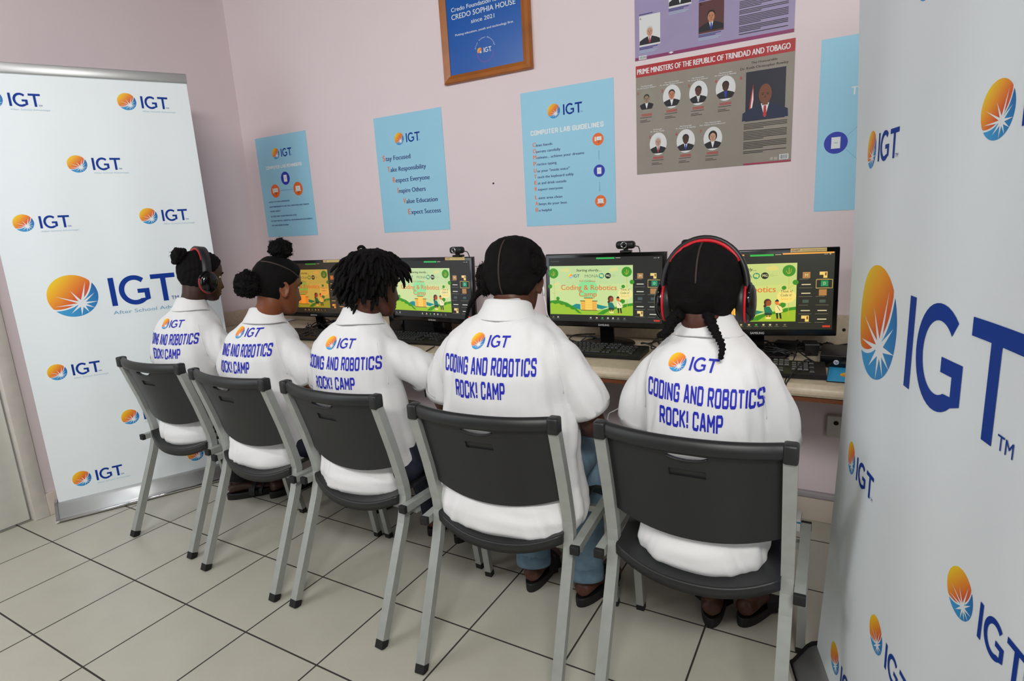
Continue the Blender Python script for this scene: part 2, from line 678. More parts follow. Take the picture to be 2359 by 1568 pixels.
def floor_mat():
    m = bpy.data.materials.new('ceramic_tile')
    m.use_nodes = True
    nt = m.node_tree
    N, L = nt.nodes, nt.links
    b = N['Principled BSDF']
    tc = N.new('ShaderNodeTexCoord')
    sp = N.new('ShaderNodeSeparateXYZ')
    L.new(tc.outputs['Object'], sp.inputs['Vector'])

    def math_(op, a, bb=None):
        n = N.new('ShaderNodeMath')
        n.operation = op
        for i, q in enumerate((a, bb)):
            if q is None:
                continue
            if isinstance(q, (int, float)):
                n.inputs[i].default_value = q
            else:
                L.new(q, n.inputs[i])
        return n.outputs[0]
    ax = []
    cells = []
    for k in 'XY':
        v = math_('DIVIDE', sp.outputs[k], 0.34)
        ax.append(math_('PINGPONG', v, 0.5))
        cells.append(math_('FLOOR', v))
    edge = math_('MINIMUM', ax[0], ax[1])
    grout = math_('LESS_THAN', edge, 0.0085)
    cb = N.new('ShaderNodeCombineXYZ')
    L.new(cells[0], cb.inputs[0])
    L.new(cells[1], cb.inputs[1])
    wn = N.new('ShaderNodeTexWhiteNoise')
    L.new(cb.outputs[0], wn.inputs['Vector'])
    nz = N.new('ShaderNodeTexNoise')
    nz.inputs['Scale'].default_value = 7
    nz.inputs['Detail'].default_value = 6
    L.new(tc.outputs['Object'], nz.inputs['Vector'])
    sk = N.new('ShaderNodeTexNoise')
    sk.inputs['Scale'].default_value = 130
    sk.inputs['Detail'].default_value = 2
    L.new(tc.outputs['Object'], sk.inputs['Vector'])
    a = math_('MULTIPLY', wn.outputs['Value'], 0.05)
    c = math_('MULTIPLY', nz.outputs['Fac'], 0.16)
    d = math_('MULTIPLY', sk.outputs['Fac'], 0.08)
    val = math_('ADD', math_('ADD', math_('ADD', a, c), d), 0.86)
    hs = N.new('ShaderNodeHueSaturation')
    hs.inputs['Color'].default_value = lin((188, 185, 171))
    L.new(val, hs.inputs['Value'])
    mx = N.new('ShaderNodeMix')
    mx.data_type = 'RGBA'
    L.new(grout, mx.inputs['Factor'])
    L.new(hs.outputs['Color'], mx.inputs['A'])
    mx.inputs['B'].default_value = lin((52, 46, 42))
    L.new(mx.outputs['Result'], b.inputs['Base Color'])
    rg = math_('ADD', math_('MULTIPLY', grout, 0.5), 0.30)
    L.new(rg, b.inputs['Roughness'])
    bp = N.new('ShaderNodeBump')
    bp.inputs['Strength'].default_value = 0.4
    bp.inputs['Distance'].default_value = 0.002
    inv = math_('SUBTRACT', 1.0, grout)
    L.new(inv, bp.inputs['Height'])
    L.new(bp.outputs['Normal'], b.inputs['Normal'])
    return m


# ------------------------------------------------------------------ the room
X0, X1, Y0, YW, ZC = -0.32, 6.0, -2.8, 1.533, 2.75
struct('floor', G().box((X0 - .15, Y0 - .1, -.05), (X1 + .1, YW + .1, 0), floor_mat()))
struct('ceiling', G().box((X0 - .1, Y0 - .1, ZC), (X1 + .1, YW + .1, ZC + .06), M_CEIL))
struct('wall_back', G().box((X0 - .1, YW, 0), (X1 + .1, YW + .1, ZC), M_WALL))
M_FAR = mat('far_wall_paint', (92, 80, 76), .8)
struct('wall_right', G().box((X1, Y0, 0), (X1 + .1, YW, ZC), M_FAR))
g = G()
g.box((X0, Y0 - .1, 0), (3.8, Y0, ZC), M_FAR)
g.box((5.4, Y0 - .1, 0), (X1, Y0, ZC), M_FAR)
g.box((3.8, Y0 - .1, 0), (5.4, Y0, 1.2), M_FAR)
g.box((3.8, Y0 - .1, 2.5), (5.4, Y0, ZC), M_FAR)
struct('wall_front', g)
g = G()
g.box((X0 - .1, .075, 0), (X0, YW, ZC), M_WALL)
g.box((X0 - .1, -.80, 2.06), (X0, .075, ZC), M_WALL)
g.box((X0 - .1, -1.25, 0), (X0, -.80, ZC), M_WALL)
g.box((X0 - .1, Y0, 0), (X0, -1.25, .80), M_WALL)
g.box((X0 - .1, Y0, 2.2), (X0, -1.25, ZC), M_WALL)
struct('wall_left', g)
M_SKY = mat('bright_daylight_pane', (226, 236, 244), 0.3, emit=1.2)
for nm, lo, hi, ax in (('window_1', (X0 - .09, Y0, .80), (X0 - .07, -1.25, 2.2), 1), ('window_2', (3.8, Y0 - .09, 1.2), (5.4, Y0 - .07, 2.5), 0)):
    w = struct(nm, G().box(lo, hi, M_SKY))
    f = G()
    for i in range(4):
        l, h = list(lo), list(hi)
        l[1 - ax] -= 0.0
        h[1 - ax] += 0.05
        t = .05
        if i == 0:
            h[ax] = l[ax] + t
        elif i == 1:
            l[ax] = h[ax] - t
        elif i == 2:
            h[2] = l[2] + t
        else:
            l[2] = h[2] - t
        f.box(l, h, M_TRIM)
    obj('window_frame', f, w)
# door in the left wall
dr = struct('door_1', G().box((X0 - .065, -.775, .008), (X0 - .022, .052, 2.03), M_DOOR, r=.004))
obj('door_handle', G().tube([(X0 - .022, -.70, 1.0), (X0 + .03, -.70, 1.0), (X0 + .035, -.68, 1.0), (X0 + .035, -.58, 1.0)], .009, M_CHROME), dr)
g = G()
g.box((X0 - .09, .060, 0), (X0 + .012, .122, 2.11), M_TRIM, r=.003)
g.box((X0 - .09, -.845, 0), (X0 + .012, -.785, 2.11), M_TRIM, r=.003)
g.box((X0 - .09, -.845, 2.045), (X0 + .012, .122, 2.11), M_TRIM, r=.003)
struct('trim_1', g)
g = G().box((X0, .122, 0), (X0 + .014, YW, .115), M_BASE, r=.003)
struct('baseboard_left', g)
g = G().box((X0 + .014, YW - .014, 0), (X1, YW, .105), M_BASE, r=.003)
struct('baseboard_back', g)
struct('trim_2', G().box((X0 + .014, YW - .024, .107), (X1, YW, .131), mat('grey_conduit', (168, 162, 166), .5), r=.004))
# ceiling lamps
for i, (x, y) in enumerate(((3.45, -1.87), (.6, -1.62))):
    t = thing('ceiling_lamp', 'long white ceiling lamp ' + ('above the camera side of the right banner' if i == 0 else 'near the door'), 'lamp', (x, y, 2.75), group='ceiling lamps')
    obj('lamp_housing', G().box((-.65, -.09, -.04), (.65, .09, 0), M_WHITE, r=.01), t)
    obj('lamp_tube', G().tube([(-.6, 0, -.05), (.6, 0, -.05)], .014, mat('glowing_tube', (255, 250, 240), .4, emit=2.0)), t)

# marks on the wall
t = obj('nail_hole', G().lathe([(.0045, 0), (.0045, .0025), (.002, .003)], M_DARK, 10), None, (1.512, YW, 1.478), (R_(90), 0, 0))
tag(t, 'small dark nail mark on the pink wall left of the guidelines poster', 'nail')


# ------------------------------------------------------------------ roll-up banners
SMALL = [(.109, 1.936), (.604, 1.947), (.364, 1.665), (.123, 1.411), (.608, 1.418), (.124, .718), (.612, .728), (.372, .437), (.127, .176), (.626, .168)]


def banner(o, d, label, wide, x0, bow, logos, big, bigh, tagm, sides):
    rz = math.atan2(d[1], d[0])
    t = thing('roll_up_banner', label, 'banner', (o[0], o[1], 0), rz, 'white roll-up banners')

    def srf(x, z, lift=0.0):
        u = (x - x0) / wide
        e = bow * math.sin(PI * min(1, max(0, z / 2.06))) * (max(0, 1 - u / .55) ** 2)
        w = .0022 * math.sin(u * 17 + .6 * math.sin(z * 2)) * math.sin(PI * min(1, z / 2.06))
        return Vector((x, e + w - lift - .0006, z))
    g = G()
    nx, nz = 44, 40
    zs = [.06 + (2.052 - .06) * j / nz for j in range(nz + 1)]
    vs = [srf(x0 + wide * i / nx, z) for z in zs for i in range(nx + 1)]
    fs = [(j * (nx + 1) + i, j * (nx + 1) + i + 1, (j + 1) * (nx + 1) + i + 1, (j + 1) * (nx + 1) + i) for j in range(nz) for i in range(nx)]
    g.add(vs, fs, M_VINYL, True)
    bk = [srf(x0 + wide * i / nx, z) + Vector((0, .0012, 0)) for z in zs for i in range(nx + 1)]
    g.add(bk, [f[::-1] for f in fs], M_VINYL, True)
    pr = Print(g, srf, .035, .00025)
    for (x, z, hh, tg) in logos:
        pr.k = 1
        pr.logo(x, z, hh, M_INK, M_WHITE, M_WARM, M_COOL, tg)
    pr.k = 1
    pr.logo(big[0], big[1], bigh, M_INK, M_WHITE, M_WARM, M_COOL, tagm, big=.72)
    obj('printed_panel', g, t)
    top = G().box((x0 - .004, -.012, 2.043), (x0 + wide + .004, .014, 2.086), M_ALU, r=.004)
    obj('top_bar', top, t)
    prof = [(-.050, .002), (-.060, .006), (-.061, .014), (-.052, .021), (-.047, .028), (-.018, .072), (-.006, .082), (.02, .088), (.05, .082), (.078, .05), (.088, .01), (.086, .002)]
    b = G()
    rings = [[(x, y, z) for y, z in prof] for x in (x0 - .004, x0 + wide + .004)]
    b.loft(rings, M_ALU, True)
    bo = obj('base', b, t)
    for s in (0, 1):
        c = G()
        xa = x0 - .016 if s == 0 else x0 + wide + .004
        pf = [(y * 1.06, z * 1.06) for y, z in prof]
        c.loft([[(xa, y, max(0, z)) for y, z in pf], [(xa + .012, y, max(0, z)) for y, z in pf]], sides, False)
        obj('end_cap', c, bo)
    lip = G().tube([(x0 - .004, -.0585, .012), (x0 + wide + .004, -.0585, .012)], .008, M_CHROME, 10)
    obj('chrome_lip', lip, bo)
    p = G().tube([(x0 + wide / 2, .03, .08), (x0 + wide / 2, .03, 2.06)], .012, M_ALU)
    obj('support_pole', p, t)
    ft = G()
    for s in (-1, 1):
        ft.box((x0 + wide / 2 + s * .22 - .018, -.02, 0), (x0 + wide / 2 + s * .22 + .018, .20, .010), M_ALU, r=.003)
    return t


banner((-.227, .118), (.464, .886), 'white roll-up banner in the left corner beside the door', .85, .018, .0,
       [(x, z, .0545, M_FAINT) for x, z in SMALL], (.245, 1.067), .1365, M_PALE, M_CHROME)
banner((3.05, .568), (.287, -.958), 'large white roll-up banner closest to the camera at the right edge', .85, -.055, .033,
       [(x - .028 + (.047 if z == .728 else .014 if z == 1.418 else 0), z + (.006 if z == .728 else 0), .0545, None) for x, z in SMALL], (.205, 1.062), .163, None, M_BLACK)


# ------------------------------------------------------------------ posters and frame on the back wall
def sheet(name, label, cat, x0, z0, x1, z1, m, group=None, th=.0012, curl=0.0):
    """a sheet of paper on the wall, standing off a little at its corners"""
    g = G()
    n = 10

    def fn(x, z, lift=0.0):
        u, v = (x - x0) / (x1 - x0), (z - z0) / (z1 - z0)
        c = curl * ((2 * u - 1) ** 4) * ((2 * v - 1) ** 4)
        return Vector((x, YW - .0006 - th - c - lift, z))
    vs = [fn(x0 + (x1 - x0) * i / n, z0 + (z1 - z0) * j / n) for j in range(n + 1) for i in range(n + 1)]
    fs = [(j * (n + 1) + i, j * (n + 1) + i + 1, (j + 1) * (n + 1) + i + 1, (j + 1) * (n + 1) + i) for j in range(n) for i in range(n)]
    g.add(vs, fs, m, True)
    g.add([p + Vector((0, th * .8, 0)) for p in vs], [f[::-1] for f in fs], m, True)
    rim = [i for i in range(n)] + [j * (n + 1) + n for j in range(n)] + [n * (n + 1) + n - i for i in range(n)] + [(n - j) * (n + 1) for j in range(n)]
    rv = [vs[i] for i in rim] + [vs[i] + Vector((0, th * .8, 0)) for i in rim]
    k = len(rim)
    g.add(rv, [(i, i + k, (i + 1) % k + k, (i + 1) % k) for i in range(k)], m)
    return g, Print(g, fn, 0.0, .00006)


def icon(pr, x, z, r, ring, kind):
    pr.ellipse(x, z, r, r, ring)
    if kind == 'tablet':
        pr.rect(x - r * .38, z - r * .52, x + r * .38, z + r * .52, M_WHITE)
        pr.rect(x - r * .16, z - r * .05, x + r * .16, z + r * .05, M_FAINT)
    elif kind == 'desktop':
        pr.rect(x - r * .6, z - r * .28, x - r * .35, z + r * .4, M_WHITE)
        pr.rect(x - r * .25, z - r * .18, x + r * .6, z + r * .4, M_WHITE)
        pr.poly([(x - r * .1, z - r * .2), (x + r * .4, z - r * .2), (x + r * .1, z - r * .7)], mat('rust_ink', (176, 84, 30), .5))
        pr.rect(x - r * .05, z + r * .05, x + r * .4, z + r * .15, M_FAINT)
    else:
        pr.rect(x - r * .5, z - r * .2, x + r * .5, z + r * .42, M_WHITE)
        pr.rect(x - r * .62, z - r * .36, x + r * .62, z - r * .24, M_WHITE)
        pr.poly([(x - r * .3, z - r * .38), (x + r * .4, z - r * .38), (x, z - r * .75)], mat('rust_ink', (176, 84, 30), .5))
        pr.rect(x - r * .2, z + r * .06, x + r * .2, z + r * .15, M_FAINT)


def done(name, g, label, cat='poster', group=None):
    return tag(obj(name, g), label, cat, group)


PG = 'light blue notices taped along the wall'
# reminders
g, pr = sheet('poster', '', '', -.2015, 1.271, .2505, 1.8735, M_POST)
pr.logo(-.028, 1.770, .0455, M_INK, M_WHITE, M_WARM, M_COOL, None)
pr.block('COMPUTER LAB REMINDERS'.replace('COMPUTER', 'COMPUTER'), -.132, .185, 1.682, .020, M_WHITE, wt=.2)
icon(pr, .029, 1.620, .039, M_BLUE, 'tablet')
icon(pr, -.076, 1.551, .040, M_ORNG, 'desktop')
icon(pr, .129, 1.551, .040, M_ORNG, 'laptop')
pr.line([(-.030, 1.551), (.082, 1.551)], .0012, M_NAVY)
for s, x1, z in (('LISTEN TO YOUR SUPERVISORS', .042, 1.4825), ('HAVE PERMISSION TO USE THE COMPUTERS AND TABLETS', .207, 1.4525), ('WORK SAFELY', -.053, 1.4255), ('ACCESS ONLY YOUR PERSONAL FILES', .087, 1.394), ('DO NOT INSTALL, UNINSTALL OR DOWNLOAD DOCUMENTS', .221, 1.366), ('EAT AND DRINK OUTSIDE', .005, 1.3385)):
    pr.text(s, -.150, x1, z, .0085, M_NAVY, bold=.0006)
    pr.ellipse(-.164, z + .004, .003, .003, M_FAINT, 10)
done('poster', g, 'light blue notice with three round icons above six small text lines', group=PG)
# values
g, pr = sheet('poster', '', '', .7797, 1.2655, 1.232, 1.8705, M_POST)
pr.logo(.946, 1.749, .0445, M_INK, M_WHITE, M_WARM, M_COOL, None)
for a, s, x0, x1, z in (('S', 'tay Focused', .819, 1.010, 1.645), ('T', 'ake Responsibility', .846, 1.107, 1.586), ('R', 'espect Everyone', .876, 1.125, 1.529), ('I', 'nspire Others', .903, 1.092, 1.4725), ('V', 'alue Education', .936, 1.165, 1.415), ('E', 'xpect Success', .963, 1.180, 1.357)):
    w = .007 if a == 'I' else .0165
    pr.text(a, x0, x0 + w - .001 if a != 'I' else x0 + .0035, z, .029, M_ORNG, bold=.0020)
    pr.text(s, x0 + w + .003, x1, z, .0235, M_NAVY, bold=.0016)
done('poster', g, 'light blue notice with six staggered lines starting in orange letters', group=PG)
# guidelines
g, pr = sheet('poster', '', '', 1.687, 1.2625, 2.140, 1.867, M_POST)
pr.logo(1.8545, 1.769, .0445, M_INK, M_WHITE, M_WARM, M_COOL, None)
pr.block('COMPUTER LAB GUIDELINES', 1.734, 2.089, 1.675, .022, M_WHITE, wt=.2)
for a, s, x1, z in (('C', 'lean hands', 1.840, 1.625), ('O', 'perate carefully', 1.880, 1.597), ('M', 'otivate... achieve your dreams', 1.996, 1.5695), ('P', 'ractice typing', 1.858, 1.540), ('U', 'se your "inside voice"', 1.922, 1.5095), ('T', 'ouch the keyboard softly', 1.941, 1.482), ('E', 'at and drink outside', 1.904, 1.4545), ('R', 'espect everyone', 1.885, 1.426), ('L', 'eave area clean', 1.880, 1.387), ('A', 'lways do your best', 1.903, 1.359), ('B', 'e helpful', 1.822, 1.3295)):
    pr.text(a, 1.739, 1.7525 if a not in 'OMC' else 1.7545, z, .018, M_ORNG, bold=.0013)
    pr.text(s, 1.757, x1, z, .0115, M_NAVY, bold=.0010)
icon(pr, 2.064, 1.625, .0265, M_ORNG, 'desktop')
icon(pr, 2.066, 1.491, .0265, M_BLUE, 'tablet')
icon(pr, 2.069, 1.359, .0265, M_ORNG, 'laptop')
for za, zb in ((1.575, 1.540), (1.440, 1.406)):
    for i in range(7):
        z = za + (zb - za) * i / 6
        pr.rect(2.0655, z - .0012, 2.0675, z + .0012, M_NAVY)
done('poster', g, 'light blue guidelines notice below the framed plaque, icons down its right side', group=PG)
# the notice half hidden behind the right banner
g, pr = sheet('poster', '', '', 2.926, 1.268, 3.379, 1.8695, M_POST)
icon(pr, 2.9875, 1.511, .0385, M_BLUE, 'tablet')
pr.text('T', 3.028, 3.046, 1.671, .027, M_WHITE, bold=.002)
for a, b in (((3.024, 1.533), (3.060, 1.566)), ((3.024, 1.482), (3.060, 1.446))):
    for i in range(9):
        x, z = a[0] + (b[0] - a[0]) * i / 8, a[1] + (b[1] - a[1]) * i / 8
        pr.ellipse(x, z, .0011, .0011, M_NAVY, 6)
done('poster', g, 'light blue notice partly hidden behind the large right banner', group=PG)


def face(pr, cx, cz, w, skin, hair, suit, tie, shirt, collar=True, long_hair=False, clip=None, bald=False):
    """a plain printed head and shoulders, w wide, with its shoulders ending at clip (an ellipse) or flat"""
    def cl(pts):
        if clip is None:
            return pts
        ex, ez, rx, rz = clip
        out = []
        for x, z in pts:
            d = math.hypot((x - ex) / rx, (z - ez) / rz)
            out.append((x, z) if d <= 1 else (ex + (x - ex) / d, ez + (z - ez) / d))
        return out
    n = 14
    zb = cz - w * .95
    sh = [(cx - w * .95, zb), (cx + w * .95, zb), (cx + w * .93, cz - w * .62), (cx + w * .6, cz - w * .44), (cx + w * .2, cz - w * .30), (cx - w * .2, cz - w * .30), (cx - w * .6, cz - w * .44), (cx - w * .93, cz - w * .62)]
    dense = []
    for a, b in zip(sh, sh[1:] + sh[:1]):
        dense += [(a[0] + (b[0] - a[0]) * i / n, a[1] + (b[1] - a[1]) * i / n) for i in range(n)]
    pr.poly(cl(dense), suit)
    if collar:
        pr.poly(cl([(cx - w * .17, cz - w * .28), (cx + w * .17, cz - w * .28), (cx + w * .02, cz - w * .86), (cx - w * .02, cz - w * .86)]), shirt)
        if tie:
            pr.poly(cl([(cx - w * .05, cz - w * .38), (cx + w * .05, cz - w * .38), (cx + w * .07, cz - w * .8), (cx, cz - w * .87), (cx - w * .07, cz - w * .8)]), tie)
    if long_hair:
        pr.ellipse(cx, cz + w * .14, w * .38, w * .46, hair)
    pr.rect(cx - w * .12, cz - w * .36, cx + w * .12, cz - w * .1, skin)
    if not bald:
        pr.ellipse(cx, cz + w * .20, w * .30, w * .33, hair)
    pr.ellipse(cx, cz + w * (.04 if not bald else .1), w * .265, w * (.36 if not bald else .42), skin)
    ink = mat('face_ink', (40, 24, 20), .6)
    for s in (-1, 1):
        pr.ellipse(cx + s * w * .1, cz + w * .08, w * .045, w * .022, ink, 10)
        pr.rect(cx + s * w * .1 - w * .06, cz + w * .135, cx + s * w * .1 + w * .06, cz + w * .155, ink)
    pr.poly([(cx - w * .045, cz - w * .06), (cx + w * .045, cz - w * .06), (cx, cz + w * .06)], mat('face_shade_ink', (92, 52, 38), .6))
    pr.rect(cx - w * .085, cz - w * .165, cx + w * .085, cz - w * .135, mat('lip_ink', (130, 66, 58), .6))


SK = [mat('print_skin_%d' % i, c, .6) for i, c in enumerate(((152, 128, 104), (196, 132, 96), (92, 52, 38), (72, 44, 36), (196, 160, 140), (206, 158, 132), (128, 78, 56)))]
HK = mat('print_black', (24, 22, 24), .6)
HG = mat('print_grey_hair', (206, 206, 206), .6)
SUIT = mat('print_dark_suit', (28, 28, 34), .6)
NSUIT = mat('print_navy_suit', (36, 46, 74), .6)
RED = mat('print_red', (196, 42, 48), .5)
TXB = mat('print_text_black', (44, 40, 38), .6)
BGL = mat('print_pale', (226, 228, 228), .6)
# heads of government
TAUPE = mat('taupe_paper', (148, 140, 128), .45, vary=.04, vscale=16)
g, pr = sheet('poster', '', '', 2.2385, 1.4596, 2.840, 1.8935, TAUPE)
pr.rect(2.2385, 1.849, 2.840, 1.8935, mat('band_red', (178, 30, 36), .45))
pr.text('PRIME MINISTERS OF THE REPUBLIC OF TRINIDAD AND TOBAGO', 2.244, 2.823, 1.860, .021, M_WHITE, bold=.0014)
OV = [(2.2835, 1.754, .031, .046, 0, HK, None), (2.388, 1.756, .036, .045, 1, HK, None), (2.494, 1.754, .036, .046, 2, HK, HG), (2.598, 1.756, .037, .046, 3, HK, M_BLUE), (2.331, 1.577, .036, .045, 4, HG, RED), (2.445, 1.576, .037, .046, 3, HK, M_BLUE), (2.552, 1.574, .036, .045, 5, HK, None)]
NM = [(2.245, 2.323, 1.802, 'Dr. Eric Eustace Williams'), (2.340, 2.435, 1.802, 'Mr. George Michael Chambers'), (2.454, 2.530, 1.802, 'Mr. Arthur N. R. Robinson'), (2.557, 2.636, 1.804, 'Mr. Patrick A. M. Manning'), (2.299, 2.358, 1.6255, 'Mr. Basdeo Panday'), (2.405, 2.484, 1.6255, 'Mr. Patrick A. M. Manning'), (2.501, 2.601, 1.6265, 'Mrs. Kamla Persad-Bissessar')]
NR = [(2.2465, 1.780, '1'), (2.345, 1.777, '2'), (2.453, 1.780, '3'), (2.557, 1.781, '4'), (2.293, 1.602, '5'), (2.404, 1.602, '6'), (2.501, 1.601, '7')]
for i, (x, z, rx, rz, sk, hr, tie) in enumerate(OV):
    pr.k = 3
    pr.ellipse(x, z, rx, rz, BGL if i != 0 else mat('print_sepia', (150, 146, 132), .6), 40)
    face(pr, x, z + .004, .044 if i else .040, SK[sk], hr, SUIT, tie, M_WHITE if i != 3 else M_BLUE, True, i == 6, (x, z, rx, rz))
    a, b, zz, nme = NM[i]
    w = (b - a) * .62
    pr.text('The Honourable', (a + b) / 2 - w / 2, (a + b) / 2 + w / 2, zz + .0075, .0045, M_WHITE, bold=.0003)
    pr.text(nme, a, b, zz, .0045, M_WHITE, bold=.0003)
    pr.text(NR[i][2], NR[i][0], None, NR[i][1], .011, RED, bold=.0008)
    for k in range(2):
        pr.rect(x - .022, z - rz - .009 - k * .005, x + .022, z - rz - .0065 - k * .005, RED)
    for k, wd_ in enumerate((.05, .0, .03, .044)):
        if wd_:
            pr.rect(x - .028, z - rz - .021 - k * .0055, x - .028 + wd_, z - rz - .0193 - k * .0055, TXB)
pr.k = 3
pr.text('6', 2.6505, None, 1.779, .012, RED, bold=.001)
pr.text('The Honourable', 2.689, 2.781, 1.829, .008, TXB, bold=.0006)
pr.text('Dr. Keith Christopher Rowley', 2.651, 2.819, 1.812, .0085, TXB, bold=.0006)
pr.rect(2.6725, 1.6225, 2.8125, 1.8015, mat('print_deep_blue', (24, 26, 48), .5))
pr.poly([(2.684, 1.655), (2.692, 1.642), (2.702, 1.700), (2.699, 1.755), (2.692, 1.715)], RED)
pr.poly([(2.690, 1.66), (2.694, 1.65), (2.7005, 1.70), (2.699, 1.74)], M_WHITE)
face(pr, 2.7425, 1.7065, .086, SK[6], HK, NSUIT, RED, M_WHITE, True, False, None, True)
pr.k = 3
rnd = random.Random(5)
z = 1.614
for para in (4, 6, 5, 2):
    for k in range(para):
        x1 = 2.822 if k < para - 1 else 2.74
        pr.rect(2.668, z - .0026, x1, z, TXB)
        z -= .0057
    z -= .0055


def barcode(pr, x0, z0, x1, z1, seed):
    pr.rect(x0, z0, x1, z1, M_WHITE)
    r = random.Random(seed)
    x = x0 + .002
    while x < x1 - .003:
        w = r.choice((.0006, .0010, .0016))
        pr.tris([(x, z0 + .002), (x + w, z0 + .002), (x + w, z1 - .002), (x, z1 - .002)], [(0, 1, 2), (0, 2, 3)], TXB, up=False)
        x += w + r.choice((.0008, .0014))


barcode(pr, 2.799, 1.470, 2.831, 1.489, 3)
pr.ellipse(2.772, 1.476, .006, .006, mat('print_faint_grey', (176, 170, 160), .5), 16)
pr.rect(2.781, 1.470, 2.792, 1.481, mat('print_faint_grey', (176, 170, 160), .5))
pr.rect(2.670, 1.4598, 2.8398, 1.466, mat('magenta_strip', (168, 44, 82), .45))
done('poster', g, 'taupe poster with a red title band and seven small oval portraits')
# heads of state
LIL = mat('lilac_paper', (160, 148, 186), .45, vary=.03, vscale=12)
g, pr = sheet('poster', '', '', 2.2365, 1.914, 2.834, 2.350, LIL)
pr.rect(2.2365, 1.914, 2.834, 1.926, mat('plum_band', (140, 44, 100), .45))
for (x0, z0, x1, z1, sk, hr, tie, bg) in ((2.2555, 1.965, 2.342, 2.080, 5, HG, RED, BGL), (2.493, 1.969, 2.5875, 2.082, 1, HK, M_BLUE, mat('print_brown', (92, 54, 52), .6)), (2.376, 2.086, 2.465, 2.20, 2, HK, None, BGL)):
    pr.k = 3
    pr.rect(x0, z0, x1, z1, bg)
    w = (x1 - x0)
    face(pr, (x0 + x1) / 2, z0 + w * .56, w * .52, SK[sk], hr, SUIT, tie, M_WHITE)
    pr.rect(x0, z0 - .006, x1 - .01, z0 - .0035, M_NAVY)
    pr.rect(x0, z0 - .011, x1 - .03, z0 - .0085, M_NAVY)
    pr.rect(x0, z0 - .019, x1 - .01, z0 - .017, M_FAINT)
    pr.rect(x0, z0 - .024, x1 - .02, z0 - .022, M_FAINT)
    pr.rect(x0, z1 + .004, x1 - .03, z1 + .0065, M_NAVY)
pr.k = 3
pr.text('4', 2.258, None, 2.066, .009, M_NAVY)
pr.text('5', 2.498, None, 2.070, .009, M_WHITE)
z = 2.10
for para in (4, 3, 5, 3, 6, 4, 3, 1):
    for k in range(para):
        if z > 1.936:
            pr.rect(2.643, z - .0022, 2.813 if k < para - 1 else 2.72, z, TXB)
        z -= .0054
    z -= .004
barcode(pr, 2.253, 1.9155, 2.286, 1.930, 8)
pr.poly([(2.375, 1.922), (2.386, 1.926), (2.397, 1.922), (2.386, 1.918)], M_WHITE)
done('poster', g, 'lilac poster with square portraits and a plum strip, cut off by the photo top')

# framed plaque
t = thing('framed_plaque', 'brown framed blue plaque with white lettering, above the guidelines notice', 'plaque', (1.52, YW, 1.963))
g = G()
M_OAK = mat('brown_wood', (168, 98, 36), .38, vary=.18, vscale=9, bump=.05, bscale=50)
ox0, ox1, oz0, oz1 = 1.277 - 1.52, 1.763 - 1.52, 0.0, .62
ix0, ix1, iz0, iz1 = 1.313 - 1.52, 1.718 - 1.52, .038, .58
prof = [(0, 0), (0, -.018), (.12, -.024), (.55, -.021), (.9, -.014), (1, -.012), (1, 0)]
cor = [((ox0, oz0), (ix0, iz0)), ((ox1, oz0), (ix1, iz0)), ((ox1, oz1), (ix1, iz1)), ((ox0, oz1), (ix0, iz1))]
rings = [[(o[0] + (i[0] - o[0]) * k, y, o[1] + (i[1] - o[1]) * k) for k, y in prof] for o, i in cor]
n = len(prof)
vs = [p for r in rings for p in r]
fs = [(i * n + j, ((i + 1) % 4) * n + j, ((i + 1) % 4) * n + (j + 1) % n, i * n + (j + 1) % n) for i in range(4) for j in range(n)]
g.add(vs, fs, M_OAK)
obj('frame', g, t)
g = G()
PB = mat('plaque_blue', (0, 88, 176), .3)
g.box((ix0 - .005, -.009, iz0 - .005), (ix1 + .005, -.003, iz1 + .005), PB)
pr = Print(g, lambda x, z, l: Vector((x - 1.52, -.0092 - l, z - 1.963)), 0, .0002)
pr.text('Credo Foundation for', 1.341, 1.607, 2.279, .0185, M_WHITE, bold=.0005)
pr.text('CREDO SOPHIA HOUSE', 1.340, 1.690, 2.245, .0225, M_WHITE, bold=.0006)
pr.text('since 2021', 1.449, 1.577, 2.2115, .0175, M_WHITE, bold=.0005)
pr.text('Putting education, youth and technology first.', 1.355, 1.676, 2.1715, .0095, M_WHITE, bold=.0003)
pr.logo(1.4875, 2.084, .0205, M_WHITE, M_WHITE, M_WARM, PB, None)
rg = mat('plaque_ring', (70, 84, 176), .3)
pr.poly(ell(1.517, 2.078, .050, .050, 24, R_(185), R_(355)) + ell(1.517, 2.078, .041, .041, 24, R_(185), R_(355))[::-1], rg)
word = 'After School Advantage'
for i, ch in enumerate(word):
    if ch == ' ':
        continue
    a = R_(165 - 150 * i / (len(word) - 1))
    V, T = text_tris(ch)
    w = max(v[0] for v in V)
    ca, sa = math.cos(a - PI / 2), math.sin(a - PI / 2)
    k = .0068
    cx, cz = 1.517 + .052 * math.cos(a), 2.084 + .052 * math.sin(a)
    pr.tris([(cx + ((v[0] - w / 2) * ca - v[1] * sa) * k, cz + ((v[0] - w / 2) * sa + v[1] * ca) * k) for v in V], T, M_WHITE, up=False)
obj('printed_plate', g, t)

